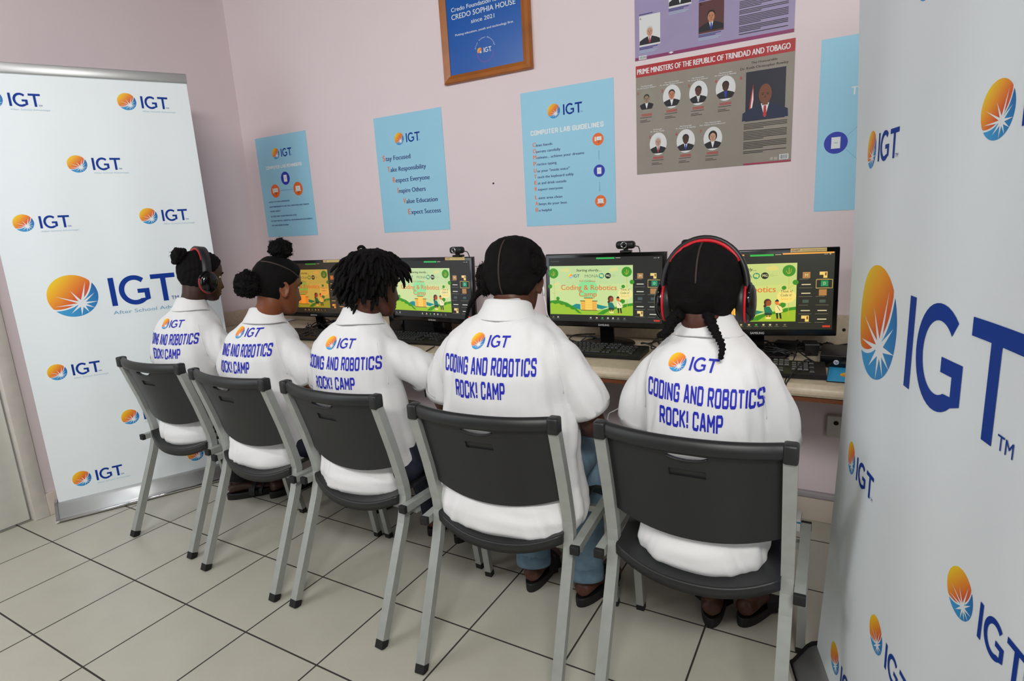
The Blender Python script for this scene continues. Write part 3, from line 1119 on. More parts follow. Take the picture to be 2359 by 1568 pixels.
# ------------------------------------------------------------------ the built-in desk
ZT = .742
YF = .975
M_TOP = mat('beige_laminate', (206, 190, 166), .38, vary=.10, vscale=60, bump=.02, bscale=300)
M_BRN = mat('brown_edging', (112, 62, 32), .5)
desk = thing('desk', 'long beige laminate desk built along the back wall under the monitors', 'desk', (1.5, 1.25, 0))
prof = [(YW - .002, ZT), (YF + .034, ZT)] + [(YF + .024 - .024 * math.sin(a) + 0, ZT - .026 + .026 * math.cos(a)) for a in [R_(k) for k in range(8, 91, 12)]] + [(YF + .001, .712), (YF + .006, .703), (YF + .016, .700), (YW - .002, .700)]
for xa, xb in ((X0 + .001, 2.894), (2.898, 4.3)):
    g = G()
    g.loft([[(xa - 1.5, y - 1.25, z) for y, z in prof], [(xb - 1.5, y - 1.25, z) for y, z in prof]], M_TOP, False)
    obj('worktop', g, desk)
obj('joint_strip', G().box((2.894 - 1.5, YF + .012 - 1.25, .700), (2.898 - 1.5, YW - .003 - 1.25, ZT - .0015), M_DARK), desk)
obj('edge_board', G().box((X0 + .002 - 1.5, YF + .010 - 1.25, .686), (4.3 - 1.5, YW - .002 - 1.25, .6995), M_BRN), desk)
g = G().box((X0 + .022 - 1.5, YW - .020 - 1.25, ZT + .0005), (2.6 - 1.5, YW - .001 - 1.25, .828), M_TOP, r=.003)
g.box((2.6 - 1.5, YW - .022 - 1.25, ZT + .0005), (4.3 - 1.5, YW - .001 - 1.25, .874), M_TOP, r=.003)
bs = obj('backsplash', g, desk)
obj('screw', G().lathe([(.006, 0), (.006, .002), (.003, .003)], M_DARK, 12), bs, (3.050 - 1.5, YW - .022 - 1.25, .820), (R_(90), 0, 0))
obj('side_splash', G().box((X0 + .001 - 1.5, YF + .03 - 1.25, ZT + .0005), (X0 + .021 - 1.5, YW - .002 - 1.25, .828), M_TOP, r=.003), desk)
for x in (.25, 2.46, 4.1):
    obj('support_bracket', G().box((x - .015 - 1.5, YW - .34 - 1.25, .40 + .20), (x + .015 - 1.5, YW - .001 - 1.25, .6855), M_TRIM, r=.003), desk)
for x, z0, lb in ((3.055, .385, 'pale wall socket under the desk beside the large right banner'), (2.20, .285, 'pale wall socket with a dark hole under the desk behind the last seated person')):
    t = thing('wall_socket', lb, 'socket', (x, YW, z0), group='pale sockets under the desk')
    obj('face_plate', G().box((-.045, -.035, 0), (.045, 0, .09), M_TRIM, r=.005), t)
    obj('cable_hole', G().lathe([(.009, 0), (.009, .002), (.002, .0025)], M_DARK, 16), t, (-.012, -.035, .062), (R_(90), 0, 0))

# ------------------------------------------------------------------ monitors
EM = {}


def em(rgb, tint, k=1.0):
    c = tuple(int(max(0, min(255, a * b))) for a, b in zip(rgb, tint))
    key = 'screen_%d_%d_%d' % c
    return mat(key, c, .25, emit=k)


def slide(pr, bx, T, sel):
    """the welcome slide; bx maps slide coordinates (0..1 right, 0..1 down) to the panel"""
    e = lambda *c: em(c, T)
    ink = e(46, 54, 52)

    def P(pts):
        return [bx(*p) for p in pts]

    def pol(pts, m):
        pr.poly(P(pts), m)

    def cir(s, t, r, m, k=1.68, n=28):
        pr.poly(P(ell(s, t, r, r * k, n)), m)

    def txt(s, x0, x1, t, cap, m, **kw):
        a = bx(x0, t)
        b = bx(x1, t)
        pr.text(s, a[0], b[0], a[1], cap * HS, m, **kw)
    HS = bx(0, 0)[1] - bx(0, 1)[1]
    pol([(0, 0), (1, 0), (1, 1), (0, 1)], e(204, 226, 168))
    pol([(0, 0), (1, 0), (1, .35), (0, .42)], e(196, 222, 172))
    for s, t, r in ((.20, .09, .06), (.78, .085, .055), (.09, .38, .045), (.13, .49, .05)):
        pol(ell(s, t, r, .035, 20), e(220, 222, 160))
        pol(ell(s + .015, t - .02, r * .5, .03, 16), e(220, 222, 160))
    # ground, hills
    pol([(0, .76), (.12, .74), (.3, .84), (.42, .90), (.6, .90), (.75, .86), (.86, .78), (1, .76), (1, 1), (0, 1)], e(158, 198, 62))
    pol([(.27, .82), (.33, .775), (.38, .785), (.38, .90), (.30, .86)], e(38, 142, 150))
    pol([(.58, .78), (.66, .81), (.72, .83), (.64, .88), (.58, .86)], e(38, 142, 150))
    g1 = e(62, 148, 44)
    pol([(0, .72), (.10, .70), (.22, .76), (.32, .86), (.40, .985), (.345, .96), (.31, .90), (.27, .895), (.24, .85), (.2, .845), (.18, .80), (.14, .805), (.11, .77), (.06, .79), (.03, .76), (0, .78)], g1)
    pol([(.58, .985), (.66, .89), (.74, .845), (.80, .83), (.86, .85), (.9, .77), (1, .745), (1, .80), (.95, .81), (.9, .84), (.84, .86), (.74, .89), (.66, .985)], g1)
    # trees
    tr = e(206, 190, 92)
    for pts in ([(.055, .22), (.060, .72)], [(.93, .2), (.935, .92)], [(.93, .43), (.985, .36)], [(.055, .58), (.02, .54)]):
        a, b = pts
        pr.line(P([a, b]), .0016, tr)
    for s, t, r in ((.05, .15, .062), (.93, .13, .058), (.99, .33, .026), (.89, .42, .021), (.005, .42, .026), (.10, .67, .022), (.88, .71, .03)):
        cir(s, t, r, g1)
    for s, t in ((.05, .20), (.93, .18)):
        pr.line(P([(s, t), (s, t - .1)]), .002, tr)
        pr.line(P([(s - .025, t - .05), (s - .01, t), (s, t)]), .0016, tr)
        pr.line(P([(s + .02, t - .08), (s + .015, t - .02), (s, t)]), .0016, tr)
    # writing
    txt('Starting shortly....', .335, .635, .115, .05, ink, slant=.25, bold=.0006)
    c = bx(.265, .205)
    pr.logo(c[0], c[1], .062 * HS, e(24, 84, 146), e(238, 240, 230), LW, LC, None, tm=False)
    pr.k += 1
    txt('MONA', .44, .60, .238, .06, e(104, 128, 112))
    cir(.638, .205, .032, e(58, 152, 150))
    pol(ell(.63, .20, .014, .03, 12), e(200, 224, 160))
    pol([(.645, .17), (.66, .19), (.655, .24), (.64, .235)], e(200, 224, 160))
    cir(.715, .205, .034, e(28, 38, 40))
    txt('MG', .693, .738, .225, .045, e(226, 230, 210), bold=.0005)
    for k, w_ in enumerate((.035, .075, .04)):
        pol([(.757, .185 + k * .018), (.757 + w_, .185 + k * .018), (.757 + w_, .188 + k * .018), (.757, .188 + k * .018)], e(150, 160, 140))
    cir(.475, .47, .12, e(146, 228, 168), 1.62, 36)
    txt('IGT Caribbean', .375, .565, .325, .032, e(206, 82, 60), bold=.0006)
    org = e(226, 110, 52)
    txt('Coding & Robotics', .145, .815, .49, .105, org, bold=.0005)
    txt('Camp', .365, .58, .625, .105, org, bold=.0005)
    # building
    yl, ol, dk = e(250, 210, 106), e(240, 178, 84), e(78, 74, 54)
    pol([(.43, .655), (.53, .655), (.53, .90), (.43, .90)], yl)
    pol([(.385, .715), (.44, .715), (.44, .90), (.395, .90)], ol)
    pol([(.525, .715), (.58, .715), (.575, .90), (.525, .90)], ol)
    for a in ((.425, .648, .535), (.378, .708, .44), (.525, .708, .588)):
        pol([(a[0], a[1]), (a[2], a[1]), (a[2], a[1] + .014), (a[0], a[1] + .014)], dk)
    pol([(.385, .90), (.585, .90), (.585, .912), (.385, .912)], dk)
    for i in range(4):
        for x0, x1 in ((.44, .52), (.398, .425), (.54, .568)):
            if i == 0 and x0 != .44:
                continue
            pol([(x0, .69 + i * .05), (x1, .69 + i * .05), (x1, .695 + i * .05), (x0, .695 + i * .05)], ol if x0 == .44 else yl)
    # two children
    br, hr = e(160, 84, 52), e(84, 44, 40)
    pol(ell(.745, .665, .034, .062, 20), hr)
    pol(ell(.722, .73, .014, .028, 12), hr)
    pol(ell(.755, .68, .024, .048, 18), br)
    pol([(.712, .76), (.74, .735), (.765, .74), (.79, .82), (.785, .86), (.72, .85)], e(36, 122, 118))
    pol([(.72, .845), (.785, .85), (.785, .89), (.722, .885)], e(44, 66, 70))
    pol([(.735, .89), (.748, .89), (.748, .95), (.735, .95)], br)
    pol([(.76, .89), (.773, .89), (.773, .95), (.76, .95)], br)
    pol([(.73, .92), (.78, .92), (.78, .955), (.73, .955)], e(246, 228, 170))
    pol(ell(.838, .665, .028, .05, 18), e(226, 130, 84))
    pol([(.812, .64), (.835, .605), (.868, .63), (.862, .65), (.815, .655)], e(30, 40, 46))
    pol([(.815, .73), (.84, .72), (.87, .74), (.885, .83), (.86, .85), (.818, .85)], e(246, 236, 206))
    pr.line(P([(.832, .73), (.862, .81)]), .0016, ink)
    pol([(.822, .85), (.842, .85), (.844, .95), (.830, .95)], e(36, 48, 56))
    pol([(.85, .85), (.868, .85), (.876, .95), (.860, .95)], e(36, 48, 56))
    pol([(.82, .95), (.845, .95), (.845, .962), (.82, .962)], e(226, 130, 84))
    pol([(.855, .95), (.88, .95), (.88, .962), (.855, .962)], e(226, 130, 84))
    bub = e(240, 232, 168)
    pol(ell(.912, .565, .085, .115, 32), bub)
    pol([(.85, .60), (.90, .65), (.845, .69)], bub)
    txt('Think it!', .858, .965, .50, .045, ink, slant=.1)
    txt('Code it!', .860, .958, .565, .045, ink, slant=.1)
    txt('Solve it!', .863, .962, .63, .045, e(244, 186, 84), slant=.1)


LW = ramp_mat('lit_sun', WARM, emit=.8)
LC = ramp_mat('lit_sea', COOL, emit=.8)
MW, MH = .530, .317


def monitor(x, y, yaw, tilt, zb, tint, label, bar=False, dim=1.0, sel=True):
    t = thing('monitor', label, 'monitor', (x, y, ZT), yaw, 'black desktop monitors')
    M = Matrix.Translation((0, 0, zb - ZT)) @ Matrix.Rotation(-tilt, 4, 'X')
    g = G()
    bm = bmesh.new()
    hw = MW / 2
    g.box((-hw, 0, 0), (hw, .020, MH), M_GLOSS, M, r=.005, seg=3)
    rings = []
    for k, yy in ((1, .018), (.92, .034), (.72, .046), (.60, .050)):
        rings.append([(a * hw * k, yy, MH / 2 + b * MH / 2 * k) for a, b in ((-1, -1), (1, -1), (1, 1), (-1, 1))])
    g.loft(rings, M_BLACK, False, M)
    pr = Print(g, lambda a, b, l: M @ Vector((a, -.0004 - l, b)), 0, .00015)
    sv = mat('silver_print', (206, 206, 206), .4)
    pr.text('SAMSUNG', -.024, .024, .0065, .0085, sv, bold=.0004)
    if sel:
        lab = mat('yellow_label', (232, 204, 130), .5)
        pr.rect(.105, MH - .0145, .222, MH - .0015, lab)
        pr.logo(.113, MH - .0078, .0072, M_NAVY, M_WHITE, M_WARM, M_COOL, None, tm=False)
        pr.text('After School Advantage Programme', .143, .219, MH - .0096, .0036, M_NAVY)
    obj('housing', g, t)
    # the lit panel
    sx0, sx1, sz0, sz1 = -hw + .0165, hw - .0165, .024, MH - .0165
    g = G()
    gm = em((46, 48, 50), tint, .85)
    g.box((sx0, -.0006, sz0), (sx1, .004, sz1), gm, M)
    pr = Print(g, lambda a, b, l: M @ Vector((a, -.0007 - l, b)), 0, .00003)
    W, H = sx1 - sx0, sz1 - sz0
    uv = lambda u, v: (sx0 + u * W, sz1 - v * H)

    def rect(u0, v0, u1, v1, m):
        pr.poly([uv(u0, v1), uv(u1, v1), uv(u1, v0), uv(u0, v0)], m)
    E = lambda *c: em(c, tint)
    if bar:
        rect(0, .0, .40, .018, E(244, 176, 92))
        rect(.66, .0, .995, .018, E(244, 176, 92))
    rect(.44, .006, .60, .030, E(52, 190, 96))
    rect(.61, .012, .65, .020, E(190, 190, 190))
    rect(.93, .024, .955, .032, E(150, 150, 150))
    rect(.965, .022, .975, .032, E(210, 210, 210))
    rect(.02, .05, .10, .058, E(90, 90, 90))
    slide(pr, lambda s, q: uv(.006 + s * .752, .128 + q * .765), tint, sel)
    pr.k += 1
    # people panel
    wt, gy = E(222, 222, 222), E(120, 120, 120)
    for c, u in enumerate((.775, .885)):
        for r in range(6):
            v = .25 + r * .113
            rect(u, v + .088, u + (.085 if (r + c) % 3 else .06), v + .093, gy)
            if (c, r) in ((0, 0), (1, 2)):
                rect(u + .02, v, u + .07, v + .08, E(176, 132, 92))
                if c == 0:
                    a = uv(u + .036, v + .06)
                    pr.text('M', a[0], uv(u + .055, 0)[0], a[1], .011, wt)
            elif (c, r) == (1, 1):
                pr.line([uv(u, v - .012), uv(u + .105, v - .012), uv(u + .105, v + .098), uv(u, v + .098), uv(u, v - .012)], .0014, E(226, 200, 120))
                rect(u + .03, v, u + .078, v + .075, E(34, 150, 116))
                a = uv(u + .046, v + .055)
                pr.text('D', a[0], uv(u + .062, 0)[0], a[1], .010, wt)
            elif (c, r) in ((0, 5), (1, 0)):
                rect(u + .02, v, u + .07, v + .08, E(236, 214, 150))
                rect(u + .02, v + .04, u + .045, v + .08, E(60, 44, 40))
                rect(u + .055, v + .01, u + .065, v + .05, E(130, 70, 50))
            elif (c, r) == (0, 3) or (c, r) == (1, 3):
                rect(u + .025, v + .02, u + .065, v + .06, E(72, 92, 100))
            else:
                rect(u + .015, v + .042, u + .075, v + .054, wt)
    for u, c in ((.38, (190, 190, 190)), (.435, (226, 200, 190)), (.485, (56, 190, 92)), (.535, (210, 210, 210)), (.58, (210, 210, 210)), (.625, (120, 120, 120)), (.68, (120, 120, 120)), (.03, (110, 110, 110)), (.075, (190, 190, 190))):
        rect(u, .925, u + .014, .945, E(*c))
        rect(u - .008, .955, u + .022, .960, gy)
    rect(.935, .945, .985, .968, E(206, 62, 48))
    obj('screen', g, t)
    s = G()
    s.tube([(0, .052, .018), (0, .048, .06), (0, .038, zb - ZT + .10)], [1, 1, 1], M_GLOSS, sec=[(-.007, -.030), (.007, -.030), (.007, .030), (-.007, .030)], smooth=False, up=(0, 1, 0))
    obj('stand_neck', s, t)
    b = G()
    b.lathe([(.112, 0), (.115, .004), (.112, .010), (.06, .015), (.03, .022)], M_GLOSS, 36, Matrix.Translation((0, .055, 0)) @ Matrix.Diagonal((1.05, .86, 1, 1)))
    obj('stand_base', b, t)
    return t


monitor(.445, 1.253, .063, .049, .824, (.95, .68, .34), 'monitor with a dim amber picture, first from the left wall')
monitor(1.278, 1.254, -.057, .039, .827, (1.02, 1.0, .96), 'second monitor from the left wall, turned slightly away, webcam on its right corner')
monitor(2.151, 1.319, .059, .051, .826, (1.0, 1.0, .92), 'monitor with a full green picture seen between the two nearest heads', sel=False)
monitor(2.772, 1.273, .234, .054, .831, (1.04, .98, .74), 'rightmost monitor with orange strips along its screen top', bar=True)


# ------------------------------------------------------------------ webcams
def webcam(x, y, z, yaw, label):
    t = thing('webcam', label, 'webcam', (x, y, z), yaw, 'black webcams on the monitors')
    g = G().box((-.040, -.018, .016), (.040, .018, .048), M_BLACK, r=.013, seg=4)
    obj('body', g, t)
    M = Matrix.Translation((-.002, -.018, .032)) @ Matrix.Rotation(R_(90), 4, 'X')
    r = G().lathe([(.0125, -.002), (.0135, .003), (.0115, .005), (.0095, .004), (.0095, .001)], M_CHROME, 24, M)
    obj('lens_ring', r, t)
    obj('lens', G().lathe([(.0095, 0), (.0095, .002), (.005, .0035), (.001, .004)], M_GLOSS, 20, M), t)
    c = G().box((-.022, -.014, 0), (.022, .026, .010), M_BLACK, r=.003)
    c.box((-.009, -.006, .008), (.009, .010, .020), M_BLACK, r=.003)
    obj('clip', c, t)
    k = G().tube(spline([(.036, .012, .026), (.050, .020, .018), (.052, .034, -.03), (.04, .045, -.10)], 5), .0022, M_BLACK, 6)
    obj('cable', k, t)


webcam(1.452, 1.266, .827 + MH - .001, -.20, 'black webcam on the second monitor from the left wall')
webcam(2.249, 1.338, .826 + MH - .001, .06, 'black webcam with a silver lens ring between the two nearest heads')
webcam(2.545, 1.228, .831 + MH - .001, .20, 'black webcam peeking out above the red and black headset')


# ------------------------------------------------------------------ keyboards
M_KEY = mat('matte_key', (30, 30, 32), .42)
KEYMESH = {}


def keymesh(w, h):
    k = (round(w, 4), round(h, 4))
    if k not in KEYMESH:
        g = G()
        a, b = w / 2 - .0012, h / 2 - .0012
        lo = [(-a, -b, 0), (a, -b, 0), (a, b, 0), (-a, b, 0)]
        mid = [(p[0] * .97, p[1] * .97, .003) for p in lo]
        hi = [(p[0] * (a - .002) / a, p[1] * (b - .002) / b + .0004, .0080) for p in lo]
        g.loft([lo, mid, hi], M_KEY, False)
        KEYMESH[k] = mesh_of('key', g)
    return KEYMESH[k]


def keyboard(x, y, yaw, label):
    t = thing('keyboard', label, 'keyboard', (x, y, ZT), yaw, 'black keyboards on the desk')
    g = G()
    prof = [(-.075, .002), (-.077, .010), (-.070, .015), (.070, .026), (.077, .022), (.076, .003)]
    g.loft([[(-.222, a, b) for a, b in prof], [(.222, a, b) for a, b in prof]], M_BLACK, False)
    case = obj('case', g, t)
    u = .0187
    x0 = -.213
    rows = [[(0, 1), (2, 1), (3, 1), (4, 1), (5, 1), (6.5, 1), (7.5, 1), (8.5, 1), (9.5, 1), (11, 1), (12, 1), (13, 1), (14, 1)],
            [(i, 1) for i in range(13)] + [(13, 2)],
            [(0, 1.5)] + [(1.5 + i, 1) for i in range(12)] + [(13.5, 1.5)],
            [(0, 1.75)] + [(1.75 + i, 1) for i in range(11)] + [(12.75, 2.25)],
            [(0, 2.25)] + [(2.25 + i, 1) for i in range(10)] + [(12.25, 2.75)],
            [(0, 1.5), (1.5, 1.25), (2.75, 1.25), (4, 6), (10, 1.25), (11.25, 1.25), (12.5, 2.5)]]
    for r in range(6):
        rows[r] += [(15.3 + i, 1) for i in range(3)] if r in (0, 1, 2, 5) else ([(16.3, 1)] if r == 4 else [])
    num = {1: [(18.6 + i, 1) for i in range(4)], 2: [(18.6 + i, 1) for i in range(3)], 3: [(18.6 + i, 1) for i in range(3)], 4: [(18.6 + i, 1) for i in range(3)], 5: [(18.6, 2), (20.6, 1)]}
    sl = math.atan2(.011, .14)
    n = 0
    for r in range(6):
        yy = .062 - r * .0205 - (.004 if r else 0)
        ks = rows[r] + num.get(r, [])
        if r in (2, 4):
            ks.append((21.6, 'tall'))
        for kx, w in ks:
            if n >= 100:
                break
            hgt = u
            wd_ = 1 if w == 'tall' else w
            y2 = yy
            if w == 'tall':
                hgt = u * 2.05
                y2 = yy - u * .55
            o = bpy.data.objects.new('key', keymesh(wd_ * u, hgt))
            COL.objects.link(o)
            o.parent = t
            o.location = (x0 + (kx + wd_ / 2) * u * .94 + .004, y2, .0195 + y2 * math.tan(sl))
            o.rotation_euler = (sl, 0, 0)
            n += 1
    return t


keyboard(2.786, 1.105, R_(5), 'black keyboard at the desk end beside the blue mouse pad')
keyboard(2.145, 1.19, R_(3), 'black keyboard under the monitor between the two nearest heads')
keyboard(1.20, 1.19, R_(2), 'black keyboard in front of the second monitor from the left wall')
keyboard(.48, 1.105, R_(4), 'black keyboard in front of the amber first monitor from the left wall')

# ------------------------------------------------------------------ small machines on the desk
t = thing('mini_computer', 'small flat black desktop computer with a round silver badge behind the mouse pad', 'computer', (2.985, 1.215, ZT))
g = G().box((0, 0, .002), (.177, .177, .046), M_BLACK, r=.004)
g.box((.002, -.0015, .006), (.175, .001, .042), M_GLOSS, r=.001)
pr = Print(g, lambda a, b, l: Vector((a, -.0017 - l, b)), 0, .0002)
pr.ellipse(.050, .022, .0085, .0085, mat('silver_print', (206, 206, 206), .4))
pr.text('hp', .0445, .0555, .0185, .0085, M_NAVY, slant=.25, bold=.0005)
pr.rect(.064, .021, .082, .0225, mat('dim_print', (92, 92, 96), .5))
obj('case', g, t)
t = thing('desktop_computer', 'black desktop computer box standing behind the second monitor from the left', 'computer', (.925, 1.335, ZT))
g = G().box((0, 0, 0), (.34, .10, .158), M_BLACK, r=.006)
obj('case', g, t)
obj('front_panel', G().box((.006, -.006, .006), (.10, 0, .150), M_GLOSS, r=.002), t)
t = obj('mouse_pad', G(), None)
bpy.data.objects.remove(t)
g = G()
g.box((0, 0, 0), (.21, .185, .0035), mat('mat_rubber', (20, 20, 22), .8), r=.0012)
MB_ = mat('sky_blue_cloth', (44, 164, 222), .6)
g.box((.0015, .0015, .003), (.2085, .1835, .0042), MB_)
pr = Print(g, lambda a, b, l: Vector((a, b, .0042 + l)), 0, .0002)
pr.logo(.075, .085, .055, M_NAVY, M_WHITE, M_WARM, M_COOL, None)
tag(obj('mouse_pad', g, None, (3.013, 1.035, ZT)), 'bright blue mouse pad at the desk edge beside the right banner', 'mouse pad')
for (x, y, rz, sx, sy, sz, lb) in ((2.945, 1.405, .2, .050, .075, .046, 'tapered black power adapter standing among the cables right of the desk end keyboard'), (2.86, 1.45, -.15, .085, .055, .034, 'flat black power adapter lying below the rightmost monitor'), (1.40, 1.345, .3, .06, .05, .03, 'black power adapter under the right side of the second monitor')):
    t = thing('power_adapter', lb, 'adapter', (x, y, ZT), rz, 'black power adapters')
    g = G()
    bm = bmesh.new()
    k = .82
    rings = [[(a * sx * s / 2, b * sy * s / 2, z) for a, b in ((-1, -1), (1, -1), (1, 1), (-1, 1))] for s, z in ((k * .97, 0), (k, .003), (.99, sz - .006), (1, sz - .003), (.96, sz))]
    g.loft(rings, M_BLACK, False)
    obj('casing', g, t)
    obj('strain_relief', G().tube([(sx * .42, 0, sz * .4), (sx * .42 + .02, 0, sz * .35)], [.006, .004], M_BLACK), t)
for i, (x, y, rz) in enumerate(((-.13, 1.45, .3), (-.12, 1.44, .1))):
    t = obj('paper_sheet', G().box((-.10, -.07, 0), (.10, .07, .0006), M_WHITE), None, (x, y, ZT + .001 + i * .003), (0, .01, rz))
    tag(t, 'white paper sheet on the desk behind the person with two hair puffs, ' + ('lower one' if i == 0 else 'upper one'), 'paper', 'white paper sheets')

# ------------------------------------------------------------------ cables
rnd = random.Random(11)


def cable(pts, r=.0028, label=None, n=7):
    g = G().tube(spline(pts, n), r, M_BLACK, 7)
    return tag(obj('cable', g), label, 'cable', None)


def tangle(cx, cy, wx, wy, count, label, zc=.020):
    for k in range(count):
        p = []
        a = rnd.uniform(0, 6.28)
        x, y = cx + rnd.uniform(-wx, wx) * .5, cy + rnd.uniform(-wy, wy) * .5
        for i in range(8):
            a += rnd.uniform(.3, 1.3) * (1 if k % 2 else -1)
            st = rnd.uniform(.03, .07)
            x = min(cx + wx, max(cx - wx, x + math.cos(a) * st))
            y = min(cy + wy, max(cy - wy, y + math.sin(a) * st))
            p.append((x, y, ZT + .004 + rnd.uniform(0, zc)))
        g = G().tube(spline(p, 6), rnd.choice((.0024, .003, .0034)), M_BLACK, 7)
        tag(obj('cable', g), label, 'cable', label)


tangle(2.99, 1.465, .10, .035, 6, 'loose black cables tangled behind the small flat computer', .03)
tangle(2.80, 1.40, .15, .07, 9, 'loose black cables tangled under the rightmost monitor', .025)
tangle(2.44, 1.38, .12, .09, 9, 'loose black cables heaped right of the stand of the green picture monitor', .03)
tangle(.42, 1.37, .16, .09, 10, 'loose black cables heaped under the amber first monitor', .04)
tangle(1.38, 1.36, .10, .06, 5, 'loose black cables under the second monitor from the left', .02)
cable([(1.86, 1.46, ZT + .005), (1.95, 1.44, ZT + .012), (2.03, 1.43, ZT + .015), (2.10, 1.42, ZT + .01), (2.14, 1.40, ZT + .006), (2.10, 1.36, ZT + .005), (2.02, 1.35, ZT + .006), (1.96, 1.38, ZT + .010), (1.97, 1.43, ZT + .02), (2.05, 1.47, ZT + .02)], .003, 'black cable looping left of the stand of the green picture monitor')
cable([(2.02, 1.35, ZT + .004), (2.06, 1.385, ZT + .03), (2.12, 1.39, ZT + .012), (2.15, 1.42, ZT + .006)], .0026, 'short black cable arching over the loop left of the monitor stand')
cable([(2.93, 1.385, ZT + .03), (2.90, 1.33, ZT + .036), (2.94, 1.27, ZT + .02), (2.985, 1.20, ZT + .012), (2.95, 1.185, ZT + .032), (2.935, 1.13, ZT + .034), (2.92, 1.06, ZT + .026), (2.905, 1.01, ZT + .003), (2.899, .972, ZT - .012), (2.899, .965, ZT - .08)], .0026, 'thin black cable crossing the desk end keyboard and hanging over the desk edge')
cable([(1.40, 1.10, ZT + .003), (1.42, 1.02, ZT + .003), (1.425, .98, ZT - .004), (1.425, .966, ZT - .05), (1.43, .968, ZT - .20)], .0026, 'black cable hanging over the desk edge left of the braided hair')
cable([(.95, 1.06, ZT + .003), (.96, 1.01, ZT + .003), (.965, .98, ZT - .003), (.966, .966, ZT - .05), (.97, .97, ZT - .25)], .0026, 'black cable hanging over the desk edge in front of the person with short twists')

# carton under the desk
t = thing('small_carton', 'small white carton with a blue stripe on the floor under the desk end', 'carton', (2.905, 1.44, 0))
obj('box', G().box((-.06, -.035, 0), (.034, .05, .052), mat('white_card', (222, 222, 220), .6), r=.002), t)
obj('stripe', G().box((-.0605, -.0355, .036), (.0345, .0505, .043), mat('carton_blue', (30, 130, 180), .5)), t)

# ------------------------------------------------------------------ chairs
M_FRAME = mat('grey_painted_steel', (166, 169, 165), .42, .3, vary=.07, vscale=30)
M_SHELL = mat('charcoal_plastic', (31, 32, 33), .45, bump=.10, bscale=900)
M_CAP = mat('black_rubber', (20, 20, 21), .7)


def ytube(z):
    T = [(0, 0), (.20, .085), (.36, .152), (.41, .168), (.45, .174), (.49, .170), (.60, .145), (.82, .080)]
    for (a, b), (c, d) in zip(T, T[1:]):
        if z <= c:
            return b + (d - b) * (z - a) / (c - a)
    return T[-1][1]


def slab(g, loops, grid, fn, th, m):
    V, T = cdt(loops, grid)
    f = [fn(x, z, 0) for x, z in V]
    b = [fn(x, z, th) for x, z in V]
    n = len(V)
    g.add(f + b, [t for t in T] + [tuple(i + n for i in t[::-1]) for t in T], m, True)
    for L in loops:
        k = len(L)
        r = [fn(x, z, 0) for x, z in L] + [fn(x, z, th) for x, z in L]
        g.add(r, [(i, i + k, (i + 1) % k + k, (i + 1) % k) for i in range(k)], m)


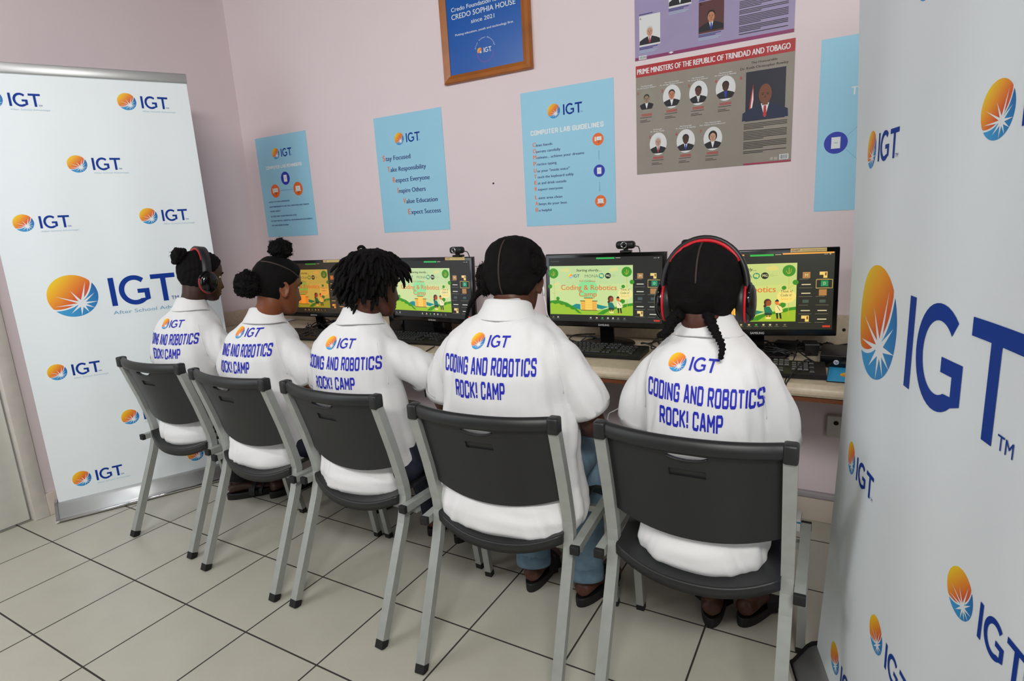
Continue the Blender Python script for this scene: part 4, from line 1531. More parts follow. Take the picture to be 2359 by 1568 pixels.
def make_chair():
    t = thing('stacking_chair', 'x', 'chair', group='charcoal chairs in a row at the desk')
    # moulded back
    hw = .203

    def back(x, z, d):
        u = min(1, abs(x) / hw)
        return Vector((x, ytube(z) + .006 - .044 * (1 - u ** 2.2) + d, z))
    top = .795
    n = 16
    outer = [(-hw + 2 * hw * i / n, .552 - .030 * (1 - (2 * i / n - 1) ** 2)) for i in range(n + 1)]
    outer += [(hw, .552 + (top - .552) * i / 8) for i in range(1, 8)] + [(hw - 2 * hw * i / n, top) for i in range(n + 1)] + [(-hw, top - (top - .552) * i / 8) for i in range(1, 8)]
    slot = [(-.048, .768), (.048, .768)] + [(.048 * math.cos(a), .768 - .014 * math.sin(a)) for a in [PI * i / 12 for i in range(1, 12)]]
    rec = [(-.042, .708), (.042, .708), (.042, .728), (-.042, .728)]
    g = G()
    slab(g, [outer, slot, rec], .022, back, .011, M_SHELL)
    slab(g, [rec], .02, lambda x, z, d: back(x, z, d + .005), .004, M_SHELL)
    # lip round the hand slot
    g.tube([back(x, z, -.001) for x, z in slot[2:] + [slot[0]]][:11], .003, M_SHELL, 6)
    for s in (-1, 1):
        g.loft([[back(s * hw, z, 0), back(s * hw, z, .022), back(s * (hw - .004), z, .022), back(s * (hw - .004), z, 0)] for z in [.552 + .243 * i / 8 for i in range(9)]], M_SHELL, False)
    bk = obj('backrest', g, t)
    # rolled top edge with its tube sockets
    g = G()
    sec = [(-.020, -.0045), (-.008, -.008), (.008, -.0085), (.017, -.004), (.019, .005), (.013, .015), (-.010, .016), (-.018, .012)]
    pts = [back(-.215 + .43 * i / 22, .795, .004) for i in range(23)]
    g.tube(pts, 1.0, M_SHELL, sec=sec, up=(0, 0, 1))
    for s in (-1, 1):
        g.box((s * .213 - .0155, ytube(.79) - .0155, .770), (s * .213 + .0155, ytube(.79) + .020, .815), M_SHELL, r=.006)
    obj('top_edge', g, bk)
    # seat
    def zs(x, y, d):
        u = abs(x) / .205
        f = min(1, max(0, (y - .44) / .10))
        return Vector((x, y, .414 + .040 * u ** 2.4 * (1 - .7 * f) + .012 * math.sin(min(1, max(0, (y - .12) / .3)) * PI / 2) - .045 * f * f - d))
    outer = [(-.200 + .40 * i / 16, .150 - .040 * (1 - (2 * i / 16 - 1) ** 2)) for i in range(17)] + [(.200 + .008 * i / 8, .150 + .39 * i / 8) for i in range(1, 9)] + [(.208 - .416 * i / 16, .54 + .012 * math.sin(PI * i / 16)) for i in range(1, 17)] + [(-.208 + .008 * i / 8, .54 - .39 * i / 8) for i in range(1, 8)]
    g = G()
    slab(g, [outer], .024, zs, .009, M_SHELL)
    g.loft([[zs(x, y - .001, -.001), zs(x, y - .004, .006), zs(x, y - .002, .030), zs(x, y + .008, .030), zs(x, y + .010, .008)] for x, y in outer[:17]], M_SHELL, True)
    obj('seat', g, t)
    sq = [(-.013, -.0145), (.013, -.0145), (.013, .0145), (-.013, .0145)]
    for s in (-1, 1):
        g = G()
        pts = [(s * .213, ytube(z), z) for z in (.022, .10, .20, .30, .36, .39, .41, .43, .45, .47, .49, .51, .55, .62, .70, .780)]
        g.tube(pts, 1.0, M_FRAME, sec=sq, smooth=False, up=(0, 1, 0))
        o = obj('rear_leg', g, t)
        f = G().tube([(s * .213, ytube(.0) , 0), (s * .213, ytube(.024), .024)], 1.0, M_CAP, sec=[(a * 1.04, b * 1.04) for a, b in sq], smooth=False, up=(0, 1, 0))
        obj('foot_cap', f, o)
        g = G()
        g.tube([(s * .2415, .505, .022), (s * .2415, .445, .395), (s * .2415, .44, .418)], 1.0, M_FRAME, sec=[(a * .85, b * .85) for a, b in sq], smooth=False, up=(0, 1, 0))
        o = obj('front_leg', g, t)
        f = G().tube([(s * .2415, .508, 0), (s * .2415, .505, .022)], 1.0, M_CAP, sec=[(a * .9, b * .9) for a, b in sq], smooth=False, up=(0, 1, 0))
        obj('foot_cap', f, o)
        g = G().tube([(s * .2415, .130, .424), (s * .2415, .48, .424)], 1.0, M_FRAME, sec=[(a * .9, b * .85) for a, b in sq], smooth=False, up=(0, 0, 1))
        o = obj('seat_rail', g, t)
        for yy in (.122, .474):
            obj('end_cap', G().box((s * .2415 - .0132, yy, .4115), (s * .2415 + .0132, yy + .014, .4365), M_CAP, r=.002), o)
    for yy, zz in ((.20, .392), (.43, .392)):
        g = G().tube([(-.2415, yy, zz), (.2415, yy, zz)], 1.0, M_FRAME, sec=[(-.010, -.010), (.010, -.010), (.010, .010), (-.010, .010)], smooth=False, up=(0, 0, 1))
        obj('crossbar', g, t)
    return t


CH = {1: (.528, .195, .5), 2: (1.093, .163, -1.5), 3: (1.618, .157, -2.7), 4: (2.226, .138, 4.8), 5: (2.765, .178, 1.5)}
CL = {1: 'charcoal plastic chair nearest the left banner, first of the row',
      2: 'charcoal plastic chair under the person with two hair puffs',
      3: 'charcoal plastic chair under the person with short shaggy twists, middle of the row',
      4: 'charcoal plastic chair under the person in light blue jeans',
      5: 'charcoal plastic chair beside the large right banner, last of the row'}
c0 = make_chair()
for k in (1, 2, 3, 4, 5):
    c = c0 if k == 1 else copy_tree(c0)
    x, y, yw = CH[k]
    c.location = (x, y, 0)
    c.rotation_euler = (0, 0, R_(yw))
    c['label'] = CL[k]

# ------------------------------------------------------------------ people
M_SHIRT = mat('white_pique_cotton', (231, 231, 231), .85, bump=.25, bscale=700, sheen=.15)
M_HAIR = mat('black_curly_hair', (11, 9, 9), .85, bump=1.0, bscale=260, spec=.18)
M_PART = mat('parted_scalp', (54, 40, 35), .7)
M_SOLE = mat('black_sandal_rubber', (18, 17, 17), .6, bump=.1, bscale=300)
M_EYE = mat('eye_white', (222, 214, 206), .2)
M_IRIS = mat('eye_dark', (24, 14, 10), .2)

HZ = [.112, .108, .098, .082, .060, .035, .010, -.010, -.030, -.048, -.065, -.080, -.095, -.106, -.113]
HW = [.004, .026, .046, .061, .071, .0755, .0755, .0735, .071, .067, .061, .054, .044, .030, .008]
HF = [-.004, .030, .055, .074, .087, .092, .0905, .085, .085, .085, .084, .083, .080, .076, .060]
HB = [-.016, -.045, -.066, -.083, -.095, -.100, -.099, -.094, -.084, -.068, -.045, -.020, .004, .022, .040]


def tab(z, A):
    if z >= HZ[0]:
        return A[0]
    for i in range(len(HZ) - 1):
        if z >= HZ[i + 1]:
            t = (z - HZ[i + 1]) / (HZ[i] - HZ[i + 1])
            return A[i + 1] + (A[i] - A[i + 1]) * t
    return A[-1]


def gs(x, s):
    return math.exp(-(x / s) ** 2)


def head_pt(z, th, off=0.0, feat=True):
    hw, yf, yb = tab(z, HW), tab(z, HF), tab(z, HB)
    c, s = math.cos(th), math.sin(th)
    yc = max(-.012, (yf + yb) / 2)
    x = hw * c * (1 - .15 * max(0, s) ** 1.5)
    y = yc + ((yf - yc) if s > 0 else (yc - yb)) * s
    if feat and s > 0:
        if -.058 < z < .014:
            n = max(0, (.014 - z) / .062) ** 1.3 * .024 if z > -.048 else .024 * (z + .058) / .010
            y += n * gs(x, .0095 + .010 * max(0, (.005 - z) / .055))
        y += .0085 * gs(x, .021) * (gs(z + .066, .0065) + 1.05 * gs(z + .079, .007))
        y -= .004 * gs(x, .02) * gs(z + .0725, .0022)
        y += .004 * gs(x, .018) * gs(z + .103, .010)
        y -= .009 * gs(abs(x) - .031, .014) * gs(z - .002, .011)
        y += .004 * gs(abs(x) - .03, .02) * gs(z - .020, .008)
    p = Vector((x, y, z))
    if off:
        nrm = Vector((c / max(hw, .02) * .07, s, 0))
        zz = z / .112
        nrm = Vector((c * math.sqrt(max(0, 1 - max(0, zz) ** 2)) + 1e-6, s * math.sqrt(max(0, 1 - max(0, zz) ** 2)), max(0, zz) ** 1.5)).normalized()
        p += nrm * off
    return p


def head_shell(g, m, M):
    zs = [.1125 - .2255 * i / 62 for i in range(63)]
    g.loft([[head_pt(z, 2 * PI * k / 56) for k in range(56)] for z in zs], m, True, M)
    for s in (-1, 1):
        # ears
        E = M @ Matrix.Translation((s * .0765, -.014, -.012)) @ Matrix.Rotation(s * R_(-22), 4, 'Z') @ Matrix.Rotation(R_(8), 4, 'X')
        rim = [Vector((s * .006, .017 * math.cos(a) * (1 if math.sin(a) > -.2 else .75), .029 * math.sin(a))) for a in [2 * PI * i / 20 for i in range(20)]]
        g.tube(rim + rim[:2], .0048, m, 8, E)
        g.ball((s * .000, 0, 0), (.0055, .015, .026), m, E, 12, 8)
        g.ball((s * .003, .003, -.026), (.005, .008, .009), m, E, 10, 6)


def limb(g, pts, rr, m, n=7, sides=16):
    P = spline(pts, n)
    k = len(rr) - 1
    R2 = []
    for i in range(len(P)):
        t = i / (len(P) - 1) * k
        a = min(k - 1, int(t))
        R2.append(rr[a] + (rr[a + 1] - rr[a]) * (t - a))
    g.tube(P, R2, m, sides)


def hand(g, m, M, s):
    """relaxed hand: palm along +y from the wrist, thumb leaving its side"""
    g.loft([[(a * w, y, z + b * h) for a, b in [(math.cos(q), math.sin(q)) for q in [2 * PI * i / 14 for i in range(14)]]] for y, w, h, z in ((-.012, .022, .018, 0), (.01, .027, .017, 0), (.035, .034, .015, 0), (.06, .038, .013, .001), (.078, .037, .011, 0), (.086, .030, .007, -.001))], m, True, M)
    for i, (x, L, sp) in enumerate(((-.028, .060, -.10), (-.0095, .070, -.03), (.0095, .066, .03), (.027, .052, .10))):
        x *= s
        sp *= s
        c = .30 + .06 * i
        p = [Vector((x, .074, .002))]
        a = .12
        for seg in (.42, .32, .26):
            a += c
            p.append(p[-1] + Vector((math.sin(sp), math.cos(a), -math.sin(a))) * L * seg)
        limb(g, [M @ q for q in p], [.0092, .0085, .0078, .0062], m, 4, 10)
    p = [Vector((-s * .020, .012, -.002)), Vector((-s * .043, .034, -.008)), Vector((-s * .050, .058, -.014)), Vector((-s * .046, .078, -.020))]
    limb(g, [M @ q for q in p], [.013, .0105, .0095, .007], m, 4, 10)


def foot(g, m, M):
    prof = [(-.054, .016, .034, .030), (-.046, .030, .046, .036), (-.02, .035, .058, .046), (.02, .034, .056, .05), (.06, .037, .042, .03), (.10, .042, .030, .02), (.135, .044, .022, .014), (.155, .038, .017, .010)]
    g.loft([[(w * math.cos(q), y, h * .5 + h * .5 * math.sin(q) + .001) for q in [2 * PI * i / 14 for i in range(14)]] for y, w, h, _ in prof], m, True, M)
    for i, (x, y, r) in enumerate(((-.030, .160, .0125), (-.008, .166, .0095), (.009, .162, .009), (.023, .155, .0085), (.035, .145, .0075))):
        g.ball((x, y, r * .95), (r * .95, r * 1.7, r), m, M, 10, 6)


def sandal(parent, M, style):
    g = G()
    out = []
    for i in range(28):
        a = 2 * PI * i / 28
        y = .058 + .125 * math.sin(a)
        w = .044 + .006 * math.sin(a) - .004 * math.cos(2 * a)
        out.append((w * math.cos(a), y))
    g.loft([[M @ Vector((x * .97, y, .001)) for x, y in out], [M @ Vector((x, y, .006)) for x, y in out], [M @ Vector((x * 1.03, y, .029)) for x, y in out], [M @ Vector((x * .98, .058 + (y - .058) * .98, .033)) for x, y in out]], M_SOLE, False)
    st = G()
    for y0, hgt in ((.095, .060), (.06, .075)) if style else ((.10, .058),):
        arc = [(.048 * math.cos(q), y0 - .01 * math.cos(2 * q), .016 + (hgt - .016) * max(0, math.sin(q)) ** .7) for q in [PI * i / 14 for i in range(15)]]
        st.tube([M @ Vector(p) for p in arc], 1.0, M_SOLE, sec=[(-.0025, -.017), (.0025, -.017), (.0025, .017), (-.0025, .017)], smooth=False, up=(0, 0, 1))
    o = obj('sandal', g, parent)
    obj('strap', st, o)


def fluff(g, c, r, m, seed, M=None, amp=.16, curls=70):
    """a puff of curly hair"""
    rn = random.Random(seed)
    bm = bmesh.new()
    bmesh.ops.create_icosphere(bm, subdivisions=5, radius=1)
    rr = r if isinstance(r, tuple) else (r, r, r)
    for v in bm.verts:
        d = v.co.normalized()
        k = 1 + amp * noise.noise(d * 2.3 + Vector((seed, 0, 0))) + amp * .6 * noise.noise(d * 6 + Vector((0, seed, 0))) + amp * .35 * noise.noise(d * 14) + .05 * noise.noise(d * 30)
        v.co = Vector((c[0] + d.x * rr[0] * k, c[1] + d.y * rr[1] * k, c[2] + d.z * rr[2] * k))
    g.bm(bm, m, True, M)
    for i in range(curls):
        d = Vector((rn.gauss(0, 1), rn.gauss(0, 1), rn.gauss(0, 1))).normalized()
        b = Vector((c[0] + d.x * rr[0] * .97, c[1] + d.y * rr[1] * .97, c[2] + d.z * rr[2] * .97))
        t1 = d.orthogonal().normalized()
        t2 = d.cross(t1)
        s = rn.uniform(.003, .008)
        ph = rn.uniform(0, 6)
        P = [b + d * (rn.uniform(.8, 1.2) * s * .5 * j - .004) + (t1 * math.cos(ph + j * 1.1) + t2 * math.sin(ph + j * 1.1)) * s * .7 for j in range(5)]
        if M is not None:
            P = [M @ p for p in P]
        g.tube(P, [.0008, .0008, .0007, .0006, .0004], m, 4)


def hairline(s):
    T = [(-1, -.080), (-.8, -.074), (-.55, -.058), (-.3, -.036), (-.1, -.014), (.1, .008), (.35, .022), (.6, .046), (.8, .062), (1, .068)]
    for (a, b), (c, d) in zip(T, T[1:]):
        if s <= c:
            return b + (d - b) * (s - a) / (c - a)
    return T[-1][1]


def cap(g, m, M, thick, amp=.0025, rows=None, seed=0, low=0.0, na=120, nz=36):
    """hair lying on the skull; rows = (count, depth) carves cornrows"""
    rings = []
    for j in range(nz + 1):
        t = j / nz
        ring = []
        for k in range(na):
            th = 2 * PI * k / na
            z0 = hairline(math.sin(th)) + (low if math.sin(th) < -.2 else 0)
            z = z0 + (.1122 - z0) * t
            p0 = head_pt(z, th, 0, False)
            o = thick * min(1, t * 5 + .12)
            o += amp * noise.noise(p0 * 60 + Vector((seed, 0, 0))) + amp * 1.5 * noise.noise(p0 * 22 + Vector((0, seed, 0)))
            if rows:
                n_, dp = rows
                q = math.atan2(p0.z + .03, p0.x) if abs(p0.x) > 1e-5 else PI / 2
                o += dp * (abs(math.sin(q * n_)) ** .5) * min(1, t * 6) - dp * .5 + dp * .35 * math.sin(p0.y * 420)
            ring.append(head_pt(z, th, max(-.002, o), False))
        rings.append(ring)
    g.loft(rings, m, True, M, cap=True)


def braid(g, pts, r, m, turns=9, taper=.5):
    P = spline(pts, 12)
    N = len(P)
    for s in range(3):
        Q = []
        for i, p in enumerate(P):
            t = i / (N - 1)
            d = (P[min(i + 1, N - 1)] - P[max(i - 1, 0)]).normalized()
            a = d.orthogonal().normalized() if abs(d.x) > .9 else d.cross(Vector((1, 0, 0))).normalized()
            b = d.cross(a)
            w = 2 * PI * turns * t + s * 2 * PI / 3
            k = r * (1 - taper * t)
            Q.append(p + a * math.sin(w) * k * .35 + b * math.sin(2 * w) * k * .45)
        g.tube(Q, [r * .55 * (1 - taper * i / (N - 1)) for i in range(N)], m, 8)


def headset(Mw, label, k=1.0, wide=.093, top=.140):
    loc, rot, _ = Mw.decompose()
    t = thing('headphones', label, 'headphones', loc, 0, 'red and black headsets', rot.to_euler())
    red = mat('red_cushion', (196, 22, 36), .5)
    lea = mat('black_leatherette', (26, 24, 26), .45, bump=.08, bscale=350)
    pts = []
    for i in range(29):
        a = R_(-8) + (PI + R_(16)) * i / 28
        pts.append(Vector((wide * 1.03 * math.cos(a), -.012, -.005 + (top + .005) * (max(0, math.sin(a)) ** .85 if math.sin(a) > 0 else math.sin(a)))))
    g = G().tube(pts, 1.0, lea, sec=[(-.006, -.018), (0, -.0205), (.006, -.018), (.0075, 0), (.006, .018), (0, .0205), (-.006, .018)], up=(-1, 0, 0))
    bd = obj('headband', g, t)
    ins = pts[6:23]
    g = G().tube([p * .955 + Vector((0, 0, -.001)) for p in ins], 1.0, red, sec=[(-.004, -.0215), (.004, -.0215), (.006, 0), (.004, .0215), (-.004, .0215)], up=(-1, 0, 0))
    obj('cushion', g, bd)
    for s in (-1, 1):
        M = Matrix.Translation((s * (wide - .002), -.004, -.024)) @ Matrix.Rotation(R_(6), 4, 'X') @ Matrix.Rotation(s * R_(90), 4, 'Y') @ Matrix.Diagonal((1.18, .98, 1, 1))
        g = G().lathe([(.026, -.020), (.038, -.020), (.042, -.013), (.042, -.004), (.037, .001)], lea, 30, M)
        ec = obj('ear_cushion', g, t)
        g = G().lathe([(.0375, 0), (.0405, .004), (.0405, .010), (.036, .018), (.026, .023), (.010, .025), (.002, .025)], M_GLOSS, 30, M)
        cup = obj('ear_cup', g, t)
        obj('red_ring', G().lathe([(.0415, -.0025), (.0432, 0), (.0432, .0025), (.0412, .0035)], red, 30, M), cup)
        yk = [Vector((s * (wide + .008), -.012 + .036 * math.cos(a), -.024 + .046 * math.sin(a))) for a in [R_(20) + R_(140) * i / 10 for i in range(11)]]
        obj('yoke', G().tube(yk, .0045, M_GLOSS, 8), cup)
    c = G().tube(spline([(-wide - .004, .01, -.07), (-wide + .01, .05, -.13), (-wide + .03, .09, -.22), (-wide + .02, .12, -.33)], 6), .0018, M_BLACK, 6)
    obj('cord', c, t)
    return t


def person(k, label, skin, shw, tz, hd, hpose, feet, pants, arms, lean=0.0, wide=1.0, dep=1.0, seed=1, texts=None, trouser_end=.10, style=1, eyes=True, off=(0, 0), turn=0.0):
    """one seated figure in its chair's own frame; shw = half shoulder width, tz = shoulder height"""
    cx, cy, yw = CH[k]
    pv = Matrix.Translation((cx, cy, 0)) @ Matrix.Rotation(R_(yw), 4, 'Z') @ Vector((0, .27, 0))
    yw += turn
    pv -= Matrix.Rotation(R_(yw), 4, 'Z') @ Vector((0, .27, 0))
    cx, cy = pv.x, pv.y
    root = thing('person', label, 'person', (cx, cy, 0), R_(yw), 'people in white polo shirts at the monitors')
    MP = Matrix.Translation((cx, cy, 0)) @ Matrix.Rotation(R_(yw), 4, 'Z')
    inv = MP.inverted()
    H = Matrix.Translation(hd) @ Matrix.Rotation(R_(hpose[0]), 4, 'Z') @ Matrix.Rotation(R_(hpose[1]), 4, 'X') @ Matrix.Rotation(R_(hpose[2]), 4, 'Y') @ Matrix.Diagonal((.97, .97, .97, 1))
    ox, oy = off
    ny, nz = .305 + lean + oy * .6, tz + .078

    # torso sections: z, centre y, half width, half depth
    w = shw
    L = [(.405, .275, .82 * w * wide, .112), (.43, .274, 1.0 * w * wide, .128), (.47, .275, 1.05 * w * wide, .130), (.51, .277, 1.02 * w * wide, .122), (.54, .279, .98 * w * wide, .116), (.62, .278, .92 * w * wide, .108), (.70, .278, .93 * w * wide, .108), (.78, .282, .97 * w, .112), (.85, .290, 1.0 * w, .114), (.895, .298, 1.0 * w, .108), (.925, .302, .96 * w, .100), (.945, .305, .86 * w, .093), (.965, .308, .72 * w, .085), (.985, .312, .58 * w, .077), (1.003, .316, .064, .066), (1.022, .318, .056, .058), (1.04, .32, .052, .054)]
    kz = (tz - .44) / (.945 - .44)

    def ring(zz, yc, hw_, hd_, e=2.5, n=44, grow=0.0):
        fo = (.55 + .45 * min(1, max(0, (zz - .52) / .25))) * (1 if zz < .95 else max(.6, 1 - (zz - .95) * 5))
        yc = yc + lean * min(1, max(0, (zz - .5) / .4)) + oy * fo
        xo = ox * fo
        z2 = .44 + (zz - .44) * kz if zz > .44 else zz
        out = []
        for i in range(n):
            a = 2 * PI * i / n
            c, s = math.cos(a), math.sin(a)
            x = (hw_ + grow) * math.copysign(abs(c) ** (2 / e), c)
            y = (hd_ * dep + grow) * math.copysign(abs(s) ** (2 / e), s)
            out.append(Vector((x + xo, yc + y, z2)))
        return out
    # --- body
    g = G()
    g.loft([ring(a, b, c - .012, d - .012) for a, b, c, d in L], skin, True)
    limb(g, [(ox * .7, ny - .005, nz - .07), (ox * .5, ny + .012, nz - .01), H @ Vector((0, -.030, -.085)), H @ Vector((0, -.022, -.03))], [.060, .052, .049, .056], skin, 6, 24)
    head_shell(g, skin, H)
    wr = []
    for s in (-1, 1):
        sh = Vector((s * (shw - .055) + ox, .302 + lean + oy, tz - .065))
        el, ha = Vector(arms[(s + 1) // 2][0]) + Vector((ox, oy, 0)), Vector(arms[(s + 1) // 2][1])
        d = (ha - el).normalized()
        limb(g, [sh, sh.lerp(el, .5) + Vector((s * .012, -.012, 0)), el, el.lerp(ha, .55) + Vector((0, 0, -.004)), ha], [.040, .040, .037, .034, .024], skin, 8)
        wr.append((s, ha, d))
    fm = []
    for i, s in enumerate((-1, 1)):
        fx, fy, fyaw = feet[i]
        hl = inv @ Vector((fx, fy, 0))
        F = Matrix.Translation((hl.x, hl.y, .033)) @ Matrix.Rotation(R_(fyaw - yw), 4, 'Z') @ Matrix.Translation((0, .055, 0))
        fm.append(F)
        an = F @ Vector((0, -.018, .055))
        kn = Vector((s * .10 + (hl.x - s * .1) * .25, .60 + lean, .50))
        limb(g, [(s * .085, .27, .495), (s * .09, .42, .505), kn, kn.lerp(an, .35) + Vector((0, -.010, 0)), an.lerp(kn, .2), an], [.075, .070, .054, .052, .036, .032], skin, 7)
        foot(g, skin, F)
    body = remeshed(g, .0052, skin, 2, .5)
    for s, ha, d in wr:
        q = d.to_track_quat('Y', 'Z').to_matrix().to_4x4()
        hand(body, skin, Matrix.Translation(ha) @ q, s)
    bo = obj('body', body, root)
    if eyes:
        for s in (-1, 1):
            e = G()
            e.ball((s * .030, .0665, .002), (.0125, .0100, .0062), M_EYE, H, 14, 10)
            e.ball((s * .030, .0722, .0015), (.0052, .0050, .0050), M_IRIS, H, 10, 8)
            obj('eye', e, bo)
            b = G().tube([H @ head_pt(.024 - .004 * abs(i), PI / 2 - s * (.28 + .11 * (i + 1)), .001) for i in (-1, 0, 1, 2)], [.0022, .003, .0028, .0014], M_HAIR, 6)
            obj('eyebrow', b, bo)
        lp = G()
        rows = []
        for i in range(9):
            q = -1 + 2 * i / 8
            z = -.0725 + .0115 * q
            hw_ = .30 * math.sqrt(max(.02, 1 - q * q))
            rows.append([H @ head_pt(z, PI / 2 + hw_ * (-1 + 2 * j / 10), .0006) for j in range(11)])
        lp.loft(rows, mat('lip_' + skin.name, tuple(int(c) for c in LIPS[skin.name]), .45), True, None, False, False)
        obj('lips', lp, bo)
    # --- trousers
    g = G()
    pm, flare = pants
    g.ball((0, .275, .475), (.98 * shw * wide, .125, .078), pm, None, 24, 14)
    for i, s in enumerate((-1, 1)):
        F = fm[i]
        an = F @ Vector((0, -.018, .055))
        hl = F.translation
        kn = Vector((s * .10 + (hl.x - s * .1) * .25, .60 + lean, .50))
        top = an + Vector((0, 0, 0))
        end = kn.lerp(an, (kn.z - trouser_end) / (kn.z - an.z))
        limb(g, [(s * .085, .27, .49), (s * .092, .42, .500), kn, kn.lerp(end, .5) + Vector((0, -.006, 0)), end], [.086, .084, .068, .060 + flare, .047 + flare], pm, 8, 20)
    tr = remeshed(g, .007, pm, 2)
    for i in range(len(tr.v)):
        p = tr.v[i]
        q = noise.noise(Vector((p.x * 30, p.y * 14, p.z * 34)) + Vector((seed, 0, 0)))
        tr.v[i] = p + Vector((math.copysign(.003, p.x) * q, .003 * q, .002 * q))
    to = obj('trousers', tr, root)
    for i, s in enumerate((-1, 1)):
        F = fm[i]
        an = F @ Vector((0, -.018, .055))
        hl = F.translation
        kn = Vector((s * .10 + (hl.x - s * .1) * .25, .60 + lean, .50))
        e1 = kn.lerp(an, (kn.z - trouser_end) / (kn.z - an.z))
        e2 = kn.lerp(an, (kn.z - trouser_end - .032) / (kn.z - an.z))
        obj('trouser_cuff', G().tube([e1 + (e1 - e2) * .4, e1, e2], [.049 + flare, .051 + flare, .050 + flare], pm, 24), to)
        sandal(root, Matrix.Translation((0, 0, -.0328)) @ fm[i], style)
    # --- shirt
    g = G()
    g.loft([ring(a, b, c, d) for a, b, c, d in L], M_SHIRT, True)
    cf = []
    for s in (-1, 1):
        sh = Vector((s * (shw - .034) + ox, .300 + lean + oy, tz - .056))
        el = Vector(arms[(s + 1) // 2][0]) + Vector((ox, oy, 0))
        frac = arms[(s + 1) // 2][2]
        mid = sh.lerp(el, .45) + Vector((s * .010, -.012, .004))
        end = sh.lerp(el, frac) + Vector((s * .006, -.006, 0))
        P = spline([sh + Vector((-s * .055, .004, -.012)), sh + Vector((-s * .012, 0, -.006)), mid, end], 6)
        N_ = len(P) - 1
        rr = [(.050 + .030 * min(1, i / N_ * 3.2) * .30) - .002 * i / N_ + .018 * max(0, (i / N_ - .5)) for i in range(N_ + 1)]
        g.tube(P, [r * (.55 + .45 * wide) for r in rr], M_SHIRT, 22)
        cf.append((P, rr))
    sg = remeshed(g, .0062, M_SHIRT, 5, .5)
    rn = random.Random(seed)
    ph = rn.uniform(0, 20)
    for i in range(len(sg.v)):
        p = sg.v[i]
        ax = abs(p.x) / shw
        side = max(0, min(1, (ax - .45) / .45))
        q = noise.noise(Vector((p.x * 9 + ph, p.y * 9, p.z * 5)))
        f = noise.noise(Vector((p.x * 26 + ph, p.y * 26, p.z * 7 + abs(p.x) * 22)))
        low = max(0, min(1, (.66 - p.z) / .12)) * (1 if p.z > .45 else .6)
        h = noise.noise(Vector((p.x * 8 + ph, p.y * 8, p.z * 34)))
        dg_ = noise.noise(Vector((p.z * 16 + ax * 9 + ph, p.y * 8, seed))) * max(0, min(1, (ax - .35) / .3)) * max(0, min(1, (tz - .06 - p.z) / .08))
        d = .0075 * q + .0100 * f * side + .0035 * h * low + .0045 * f * (1 - side) * min(1, max(0, (p.z - .6) / .1)) + .0070 * dg_
        n = Vector((p.x, (p.y - .28 - lean) * 1.4, 0))
        if n.length > 1e-6:
            n.normalize()
        sg.v[i] = p + n * d
    bvh = BVHTree.FromPolygons(sg.v, sg.f)

    def on(x, z, lift=0.0):
        h, nn, _, _ = bvh.ray_cast(Vector((x, -.6, z)), Vector((0, 1, 0)))
        if h is None:
            return None
        if nn.y > 0:
            nn = -nn
        return h + nn * (.0009 + lift)
    T = texts
    pr = Print(sg, on, .010, .00025)
    dx = T.get('dx', 0) + ox
    rs = T.get('rise', 0)
    pr.logo(T['ball'][0] + dx, T['ball'][1], .0305, M_INK2, M_SHIRT, M_WARM, M_COOL, None, rot=rs / .29, tm=False, shear=.16)
    pr.k = 1
    a = T['r1']
    pr.block('CODING AND ROBOTICS', a[0] + dx, a[1] + dx, a[2], a[3], M_INK2, rise=rs)
    pr.k = 1
    a = T['r2']
    pr.block('ROCK! CAMP', a[0] + dx, a[1] + dx, a[2], a[3], M_INK2, rise=rs * .55)
    so = obj('polo_shirt', sg, root)
    for P, rr in cf:
        d = (P[-1] - P[-3])
        obj('sleeve_hem', G().tube([P[-2] - d * .3, P[-1] + d * .1, P[-1] + d * .12], [rr[-2] * (.55 + .45 * wide) + .0012, rr[-1] * (.55 + .45 * wide) + .0022, rr[-1] * .8], M_SHIRT, 26, cap=False), so)
    for s in (-1, 1):
        pts = []
        for i in range(15):
            t = i / 14
            q = on(s * (shw - .030 + .026 * math.sin(t * PI / 2)) + ox, tz - .014 - .140 * t, -.0003)
            if q is not None:
                pts.append(q)
        if len(pts) > 3:
            obj('armhole_seam', G().tube(pts, .0010, M_SHIRT, 6), so)
    # collar
    K = Matrix.Translation((ox * .6, ny + .012, nz - .010)) @ Matrix.Rotation(R_(-17), 4, 'X')
    prof = [(.056, -.030), (.057, .004), (.0595, .017), (.063, .021), (.0675, .018), (.075, -.004), (.085, -.028), (.090, -.042), (.0895, -.046), (.085, -.044), (.074, -.020)]
    kk = .92 + .10 * (wide - 1) + (shw - .155) * 1.4
    rings = []
    for r, z in prof:
        rings.append([K @ Vector((r * kk * math.cos(a) * (1.05 + .18 * max(0, -z) / .03 * 0), r * kk * math.sin(a) * .95, (z if z > 0 else z * (.62 + .38 * max(0, -math.sin(a)))) - .014 * max(0, math.sin(a)) ** 2 + .0015 * math.sin(a * 3 + seed))) for a in [2 * PI * i / 48 for i in range(48)]])
    c = G().loft(rings, M_SHIRT, True, None, cap=False)
    obj('collar', c, so)
    return root, MP, H


LIPS = {}


def skin_mat(name, rgb):
    LIPS[name] = (rgb[0] * 1.05, rgb[1] * .82, rgb[2] * .95)
    return mat(name, rgb, .48, bump=.08, bscale=400, vary=.08, vscale=20, spec=.4)


M_DEN = mat('dark_navy_denim', (26, 30, 48), .8, bump=.3, bscale=600, vary=.12, vscale=25)
M_JEAN = mat('light_blue_denim', (112, 140, 160), .8, bump=.3, bscale=500, vary=.22, vscale=30)
M_BLK = mat('black_trouser_cloth', (24, 22, 28), .85, bump=.2, bscale=500)


def A(el, ha, frac):
    return (el, ha, frac)


